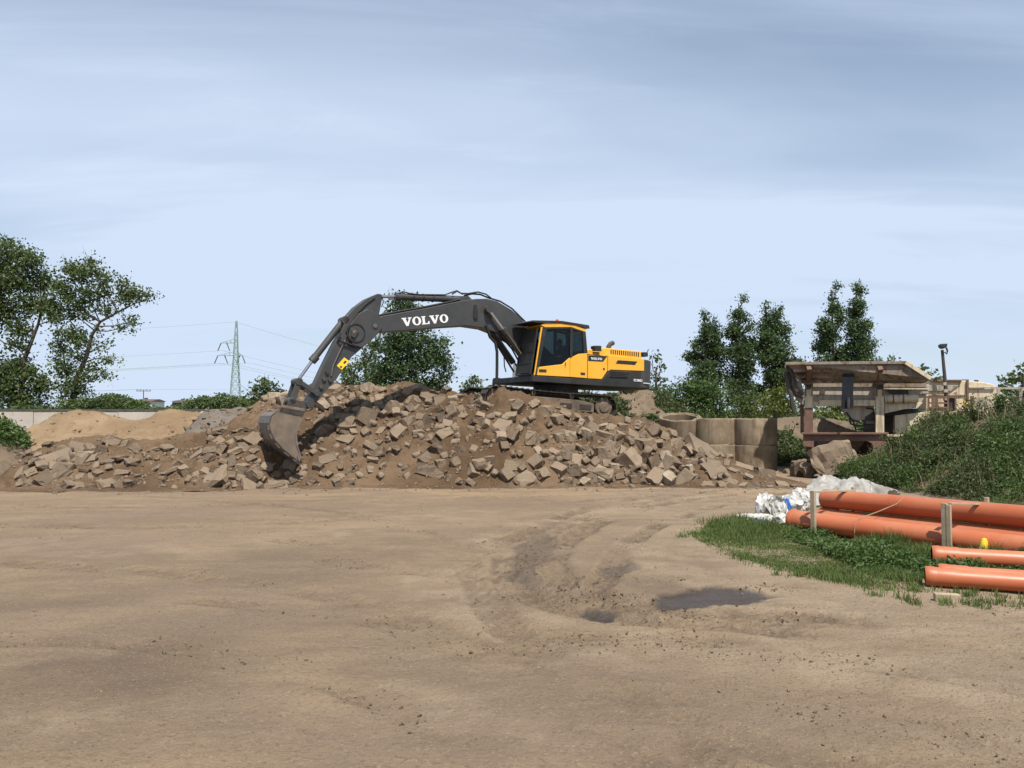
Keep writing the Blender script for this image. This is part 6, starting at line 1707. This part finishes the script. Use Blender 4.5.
# --- hedge line behind the wall, one mass
rng = np.random.default_rng(31); n = 60000
xs_ = rng.uniform(-48, -16, n); topz = 2.98 + .50 * fbm(xs_, xs_ * 0, .28, 3, 5) + .35 * fbm(xs_, xs_ * 0, 1.1, 3, 6)
topz += .8 * np.exp(-((xs_ + 27.5) / 2.2) ** 2) + .6 * np.exp(-((xs_ + 21) / 1.8) ** 2)
topz -= 1.1 * sstep(-33, -38, xs_)
C = np.stack([xs_, 55.5 + rng.normal(0, .8, n), .3 + (topz - .3) * rng.uniform(0, 1, n) ** .6], 1)
V, F = leaf_quads(C, .125, rng)
tag(finish('hedge', np_mesh('hedge', V, F), M['leaf_tree']), 'long dark green hedge behind the concrete wall', 'hedge', kind='stuff')
rng = np.random.default_rng(32); n = 16000
xs_ = rng.uniform(-420, 520, n)
C = np.stack([xs_, 420 + rng.normal(0, 6, n), rng.uniform(0, 1, n) * (5.0 + 2.0 * fbm(xs_, xs_ * 0, .03, 4, 8))], 1)
V, F = leaf_quads(C, 2.2, rng)
tag(finish('distant_wood', np_mesh('distant_wood', V, F), M['leaf_tree']), 'dark line of far woodland along the horizon', 'woodland', kind='stuff')

# --- broadleaf trees behind the heap
def simple_tree(name, label, group, px, d, lobes, mat, seed, **kw):
    b = pt_at(px, 418, d); b.z = 0
    L = pxl(d, lobes); top = max(c[2] for c, r in L); tx = np.mean([c[0] for c, r in L])
    tr_ = [(b, kw.pop('r0', .2)), (Vector((b.x + (tx - b.x) * .5, b.y, top * .5)), .12), (Vector((tx, b.y, top * .9)), .04)]
    return tree(name, label, 'tree', group, b, tr_, L, mat, seed, **kw)
GH = 'trees behind the rubble heap'
simple_tree('broadleaf_tree', 'large dark tree rising behind the excavator boom', GH, 408, 46,
            [(404, 304, 12, 9), (397, 300, 8, 8), (418, 318, 14, 10), (398, 320, 14, 12), (412, 338, 22, 14), (390, 345, 18, 14), (434, 345, 14, 9), (428, 362, 20, 13), (402, 366, 22, 14), (446, 362, 10, 6), (440, 378, 12, 8), (414, 386, 20, 12), (384, 374, 16, 14), (392, 392, 18, 12), (430, 392, 16, 10)], M['leaf_poplar'], 41, density=74, per=24, sig=.25, leaf=.115)
simple_tree('broadleaf_tree', 'lower paler tree under the excavator arm', GH, 364, 50,
            [(372, 348, 8, 10), (366, 362, 14, 12), (352, 372, 12, 10), (378, 376, 14, 12), (345, 384, 14, 10), (366, 388, 20, 12), (384, 392, 12, 10)], M['leaf_tree'], 42, density=54, per=20, sig=.25, leaf=.115)
simple_tree('young_tree', 'small pointed tree between the pylon and the heap', GH, 266, 50,
            [(265, 379, 4, 5), (261, 387, 8, 7), (271, 386, 8, 7), (256, 396, 11, 8), (275, 396, 10, 8), (264, 404, 18, 9)], M['leaf_tree'], 43, density=80, per=14, sig=.18, leaf=.14)
simple_tree('young_tree', 'small tree showing between the heap and the hanging hose', GH, 470, 46,
            [(473, 381, 6, 5), (468, 388, 9, 7), (477, 389, 7, 7), (466, 398, 13, 8)], M['leaf_tree'], 44, density=80, per=14, sig=.18, leaf=.14)
# --- poplars
def poplar(label, px, top, bot, w, d, seed, twin=None):
    b = pt_at(px, 418, d); b.z = 0
    rnd = random.Random(seed); L = []; n = 13
    for i in range(n):
        t = i / (n - 1); y = top + 5 + (bot - top) * t
        ww = w * min(1, .24 + 1.7 * t) * (1 if t < .8 else 1 - .3 * (t - .8) / .2)
        for k in range(3 if t > .15 else 1):
            L.append((px + rnd.uniform(-.55, .55) * ww, y + rnd.uniform(-3, 3), ww * rnd.uniform(.35, .55), rnd.uniform(5.5, 8.5), rnd.uniform(-1, 1) * ww * d / F_PX * .5))
    if twin:
        for i in range(5):
            t = i / 4; L.append((px + twin[0] + rnd.uniform(-2, 2), twin[1] + 4 + t * 28, 4 + 5 * t, 7, 0))
    ht = P(px, top, d).z
    return tree('poplar_tree', label, 'tree', 'poplars behind the shrubs', b, [(b, .22), (b + Vector((0, 0, ht * .5)), .14), (b + Vector((0, 0, ht * .96)), .03)], pxl(d, L), M['leaf_poplar'], seed, density=66, per=19, sig=.21, leaf=.125, surf=.55)
poplar('leftmost poplar, slim and lowest of the row', 706, 310, 395, 24, 62, 51, (9, 318))
poplar('slim tall poplar second from the left', 740, 297, 398, 22, 62, 52)
poplar('broad poplar third from the left, beside the hopper', 777, 303, 400, 30, 62, 53, (-10, 305))
poplar('tall poplar behind the hopper, left of the close pair', 834, 285, 400, 24, 64, 54)
poplar('tallest poplar behind the hopper, right of the close pair', 859, 279, 400, 25, 64, 55)
simple_tree('young_tree', 'thin airy tree just behind the excavator counterweight', 'trees behind the shrubs', 656, 52,
            [(652, 358, 5, 7), (660, 366, 6, 8), (650, 372, 8, 8), (664, 380, 9, 9), (654, 388, 12, 9)], M['leaf_tree'], 56, density=20, per=11, sig=.22, leaf=.17)
simple_tree('young_tree', 'small tree top showing above the crusher between hopper and mast', 'trees behind the shrubs', 928, 50,
            [(921, 371, 5, 5), (931, 373, 5, 5), (936, 378, 5, 4), (926, 384, 10, 6), (926, 396, 12, 8)], M['leaf_tree'], 57, density=30, per=10, sig=.18, leaf=.16)
simple_tree('young_tree', 'tip of a tree just over the hopper rim', 'trees behind the shrubs', 894, 58, [(893, 360, 4, 4), (895, 368, 8, 6), (893, 384, 12, 9)], M['leaf_tree'], 58, density=30, per=10, sig=.2, leaf=.18)
simple_tree('broadleaf_tree', 'dark tree at the right edge behind the power unit', 'trees behind the crusher', 1030, 48,
            [(1030, 366, 10, 9), (1018, 378, 10, 8), (1002, 384, 8, 6), (1040, 384, 16, 12), (1020, 394, 16, 10), (996, 396, 10, 8), (1050, 400, 20, 12), (1024, 408, 24, 10)], M['leaf_tree'], 59, density=24, per=15, sig=.24, leaf=.19)
# --- shrubs between the poplars and the rings
def shrub(label, px, d, lobes, mat, seed, leaf=.105, density=84, sig=.2, group='shrubs behind the concrete rings'):
    b = pt_at(px, 418, d); b.z = 0; L = pxl(d, lobes)
    root = empty('shrub', b, label, 'shrub', group); rng = np.random.default_rng(seed)
    m = MB()
    for c, r in L: m.tube([b, b.lerp(Vector(c), .5) + Vector((0, 0, -.2)), Vector(c)], [.05, .035, .012], 5)
    m.build('stems', M['bark'], root)
    C = lobes_leaves(L, density, 13, sig, rng, .6); C = C[C[:, 2] > .05]
    V, F = leaf_quads(C, leaf, rng, .5)
    finish('foliage', np_mesh('foliage', V - np.array(b), F), M[mat], root)
shrub('dense green shrub right behind the counterweight', 672, 45, [(668, 392, 14, 10), (684, 386, 14, 9), (676, 402, 20, 12), (694, 398, 12, 12), (655, 402, 10, 10)], 'leaf_shrub', 61)
shrub('tall green shrub before the leftmost poplar', 705, 45, [(702, 386, 14, 9), (714, 394, 16, 12), (700, 402, 18, 12), (716, 410, 18, 10), (692, 412, 16, 8)], 'leaf_shrub', 62)
shrub('dark green shrub between the poplars and the middle rings', 748, 47, [(742, 402, 14, 10), (756, 398, 12, 9), (750, 410, 18, 9)], 'leaf_tree', 63)
shrub('yellow green shrub left of the hopper', 776, 44, [(772, 398, 12, 10), (784, 392, 10, 10), (780, 408, 14, 8), (764, 408, 10, 7), (790, 404, 9, 10)], 'leaf_yellow', 64)
shrub('yellow green shrub seen through the hopper frame', 828, 40, [(826, 412, 13, 8), (838, 418, 12, 8), (820, 422, 12, 9), (846, 424, 12, 7), (830, 428, 16, 7)], 'leaf_yellow', 65)
shrub('dark shrub behind the hopper posts', 806, 46, [(800, 404, 10, 10), (812, 396, 10, 10), (806, 414, 14, 8), (860, 404, 14, 10), (846, 400, 14, 10)], 'leaf_tree', 66)
shrub('low shrub on the earth bank at the left edge', -4, 29.5, [(-6, 418, 9, 7), (2, 428, 7, 8), (-14, 428, 14, 12), (6, 438, 5, 5)], 'leaf_shrub', 67, .12, 60, .14, 'shrubs at the left edge')

# --- weeds on banks: real leaves rooted on the surface
def weeds(name, label, mound, x0, x1, y0, y1, n, hmin, hmax, leaf, mat, seed, cover, zmin=.05, parent=None, per=9, cscale=.7):
    rng = np.random.default_rng(seed)
    X = rng.uniform(x0, x1, n); Y = rng.uniform(y0, y1, n); Z = mound.zq(X, Y)
    den = fbm(X, Y, cscale, 4, seed)
    k = (Z > zmin) & (den > cover); X, Y, Z, den = X[k], Y[k], Z[k], den[k]
    H = hmin + (hmax - hmin) * sstep(cover, cover + .55, den) * rng.uniform(.35, 1, len(X))
    m = np.full(len(X), per); idx = np.repeat(np.arange(len(X)), m)
    t = rng.uniform(.05, 1, len(idx)); sp = .05 + .16 * np.sqrt(H[idx])
    C = np.stack([X[idx] + rng.normal(size=len(idx)) * sp, Y[idx] + rng.normal(size=len(idx)) * sp, Z[idx] + H[idx] * t], 1)
    V, F = leaf_quads(C, leaf, rng, .1, 3.2)
    o = finish(name, np_mesh(name, V, F), M[mat])
    return tag(o, label, 'weeds', kind='stuff')
weeds('bank_weeds', 'dense green weeds covering the earth bank behind the pipes', rightm, 9.0, 20, 16.8, 26, 28000, .05, .55, .028, 'weed', 71, -.10, per=15, cscale=1.1)
weeds('bank_nettles', 'taller fresh green nettle patches on the earth bank', rightm, 9.0, 20, 17.0, 26, 10000, .10, .95, .030, 'leaf_shrub', 72, .10, per=20, cscale=1.2)
weeds('heap_weeds', 'patchy weeds on the dry heap behind the rings', backm, 1.5, 20, 31, 38, 12000, .08, .5, .06, 'weed', 73, .0, per=11)
weeds('bank_weeds', 'green weeds on the bank at the far left edge', leftm, -26, -18.6, 25, 33, 6000, .1, .5, .055, 'leaf_shrub', 74, -.1, per=12)
# bushy weed clumps standing out of the bank
CLUMPS = (
    (905, 432, 0.8, 0.5, 'left shoulder of the bank, just right of the right hopper post'),
    (922, 420, 0.9, 0.6, 'bank crest below the walkway railing'),
    (938, 414, 0.7, 0.5, 'bank crest below the lamp mast'),
    (893, 455, 0.7, 0.5, 'left flank of the bank beside the rusty frame'),
    (915, 450, 0.8, 0.7, 'left flank of the bank, a little below its shoulder'),
    (950, 440, 0.7, 0.6, 'upper middle of the bank face'),
    (975, 420, 0.7, 0.6, 'bank crest below the cream power unit'),
    (1000, 412, 0.6, 0.5, 'bank crest below the hand rail'),
    (880, 475, 0.6, 0.5, 'low left foot of the bank near the boulder'),
    (935, 470, 0.7, 0.6, 'lower middle of the bank face'),
    (985, 455, 0.7, 0.6, 'middle of the bank towards the right edge'),
    (1012, 440, 0.7, 0.6, 'upper bank face at the right picture edge'),
    (960, 485, 0.6, 0.6, 'bank foot behind the right stake'),
    (905, 485, 0.6, 0.5, 'bank foot behind the plastic film'),
    (1005, 480, 0.6, 0.5, 'bank foot at the right picture edge'),
)
for i, (px, py, h, w_, where) in enumerate(CLUMPS):
    hh = rightm.hit(px, py, 16, 26)
    if hh is None: continue
    root = empty('weed_clump', hh, 'bushy weed clump on the ' + where, 'weeds', 'weed clumps on the earth bank'); rg2 = np.random.default_rng(900 + i)
    m = MB(); C = []
    for k in range(12):
        tip = hh + Vector((rg2.normal() * w_ * .4, rg2.normal() * w_ * .4, h * rg2.uniform(.5, 1)))
        m.tube([hh + Vector((rg2.normal() * .08, rg2.normal() * .08, -.03)), hh.lerp(tip, .6) + Vector((0, 0, .05)), tip], [.008, .006, .003], 4)
        for t in rg2.uniform(.15, 1, 46): C.append(np.array(hh.lerp(tip, t)) + rg2.normal(size=3) * np.array([.07, .07, .05]))
    m.build('stems', M['weed'], root)
    V, F = leaf_quads(np.array(C), .036, rg2, .3, 2.8)
    finish('foliage', np_mesh('foliage', V - np.array(hh), F), M['leaf_shrub' if i % 3 else 'weed'], root)
# --- grass by the pipes: real blades
def in_poly(poly, X, Y):
    ins = np.zeros(len(X), bool)
    for i in range(len(poly)):
        a, b = poly[i - 1], poly[i]
        ins ^= ((a[1] > Y) != (b[1] > Y)) & (X < (b[0] - a[0]) * (Y - a[1]) / (b[1] - a[1] + 1e-12) + a[0])
    return ins
def blades(X, Y, H, rng, width, Z=None):
    n = len(X); Z = ground_z(X, Y) - .01 if Z is None else Z
    a = rng.uniform(0, 6.283, n); dx, dy = np.cos(a), np.sin(a); lean = rng.uniform(.1, .6, n) * H
    la = rng.uniform(0, 6.283, n); lx, ly = np.cos(la) * lean, np.sin(la) * lean
    w = width * rng.uniform(.6, 1.4, n)
    B0 = np.stack([X - dx * w, Y - dy * w, Z], 1); B1 = np.stack([X + dx * w, Y + dy * w, Z], 1)
    M0 = np.stack([X - dx * w * .8 + lx * .35, Y - dy * w * .8 + ly * .35, Z + H * .55], 1); M1 = np.stack([X + dx * w * .8 + lx * .35, Y + dy * w * .8 + ly * .35, Z + H * .55], 1)
    T = np.stack([X + lx, Y + ly, Z + H], 1)
    V = np.stack([B0, B1, M0, M1, T], 1).reshape(-1, 3); i = np.arange(n)[:, None] * 5
    F = np.concatenate([i + np.array([[0, 1, 3]]), i + np.array([[0, 3, 2]]), i + np.array([[2, 3, 4]])], 0)
    return V, F
rng = np.random.default_rng(81)
patch = [tuple(G(a, b)[:2]) for a, b in ((686, 531), (700, 526), (742, 522), (790, 526), (850, 520), (905, 513), (960, 508), (1040, 512), (1120, 530), (1120, 575), (1024, 574), (960, 573), (922, 596), (880, 590), (840, 586), (800, 577), (755, 565), (712, 550))]
n = 210000
pa = np.array(patch); X = rng.uniform(pa[:, 0].min(), pa[:, 0].max(), n); Y = rng.uniform(pa[:, 1].min(), pa[:, 1].max(), n)
wx = X + .22 * fbm(X, Y, 2.2, 4, 5); wy = Y + .30 * fbm(X, Y, 2.0, 4, 6)
soft = sum(in_poly(pa, X + a * fbm(X, Y, f, 3, 5 + q), Y + 1.4 * a * fbm(X, Y, f, 3, 25 + q)).astype(float) for q, (a, f) in enumerate(((.2, 2.2), (.5, 1.2), (.9, .9), (.5, 4.0)))) / 4
k = (soft ** 1.6 > rng.uniform(0, 1, n)) & ((fbm(X, Y, 1.5, 4, 9) > -.50 + .30 * rng.uniform(-1, 1, n)) | (rng.uniform(0, 1, n) < .3)); X, Y = X[k], Y[k]
def clear_of_pipes(X, Y):
    def hit(o, u, L, w0, w1):
        dx, dy = X - o.x, Y - o.y; t = dx * u.x + dy * u.y; s = -dx * u.y + dy * u.x
        return (t > -.03) & (t < L + .03) & (s > w0) & (s < w1)
    return ~(hit(S, BU, 5.3, -.17, .95) | hit(b0, fd, 3.0, -.11, .36) | hit(a0, Vector((.93, -.36, 0)).normalized(), 3.0, -.12, .12))
k = clear_of_pipes(X, Y); X, Y = X[k], Y[k]
H = .045 + .27 * sstep(-.35, .45, fbm(X, Y, 1.3, 4, 10)) * rng.uniform(.25, 1.25, len(X)) * (.40 + .60 * sstep(4.5, 6.0, X + .45 * (Y - 12)))
H *= .55 + .45 * sstep(-.25, .1, fbm(X, Y, 1.5, 4, 9))
V1, F1 = blades(X, Y, H, rng, .0055)
# sparse tufts at the edge of the patch and round the small pipes
tx, ty = [], []
for a, b, r, m in ((965, 603, .22, 260), (985, 599, .2, 200), (1010, 601, .3, 320), (910, 603, .16, 90), (885, 600, .14, 60), (780, 575, .2, 90), (830, 578, .25, 120), (680, 537, .12, 60), (870, 588, .2, 60), (1024, 580, .4, 500), (905, 590, .12, 50), (945, 605, .1, 50)):
    p = G(a, b)
    for q in range(max(2, m // 45)):
        ox, oy = rng.normal(size=2) * r; tx.append(p.x + ox + rng.normal(size=45) * .05); ty.append(p.y + oy * .8 + rng.normal(size=45) * .05)
tx, ty = np.concatenate(tx), np.concatenate(ty); k = clear_of_pipes(tx, ty); tx, ty = tx[k], ty[k]
V2, F2 = blades(tx, ty, rng.uniform(.02, .12, len(tx)), rng, .0045)
go_ = finish('grass', np_mesh('grass', np.vstack([V1, V2]), np.vstack([F1, F2 + len(V1)])), M['grass'])
tag(go_, 'strip of green grass growing round the orange pipes', 'grass', kind='stuff')
n = 9000
X = rng.uniform(4.6, 9.5, n); Y = rng.uniform(9.9, 14.0, n); k = in_poly(pa, X, Y) & (fbm(X, Y, .8, 3, 19) > -.1) & clear_of_pipes(X, Y); X, Y = X[k], Y[k]
idx = np.repeat(np.arange(len(X)), 9); Hh = rng.uniform(.10, .42, len(X)) * sstep(-.1, .5, fbm(X, Y, .8, 3, 19)) * (.55 + .75 * sstep(5.6, 6.8, X))
C = np.stack([X[idx] + rng.normal(size=len(idx)) * .05, Y[idx] + rng.normal(size=len(idx)) * .05, Hh[idx] * rng.uniform(.1, 1, len(idx)) + .02], 1)
V, F = leaf_quads(C, .026, rng, .2, 3.0)
tag(finish('leafy_weeds', np_mesh('leafy_weeds', V, F), M['leaf_shrub']), 'leafy green weeds in front of the large pipe bundle', 'weeds', kind='stuff')

# dry stalks and seed heads standing between the weeds of the bank
n = 9000; X = rng.uniform(9, 20, n); Y = rng.uniform(17, 25.5, n); Z = rightm.zq(X, Y)
k = (Z > .08) & (fbm(X, Y, 1.3, 4, 171) > .02); X, Y, Z = X[k], Y[k], Z[k]
V, F = blades(X, Y, rng.uniform(.15, .75, len(X)), rng, .006, Z - .02)
tag(finish('dry_stalks', np_mesh('dry_stalks', V, F), M['drystalk']), 'thin dry stalks standing between the weeds on the earth bank', 'stalks', kind='stuff')
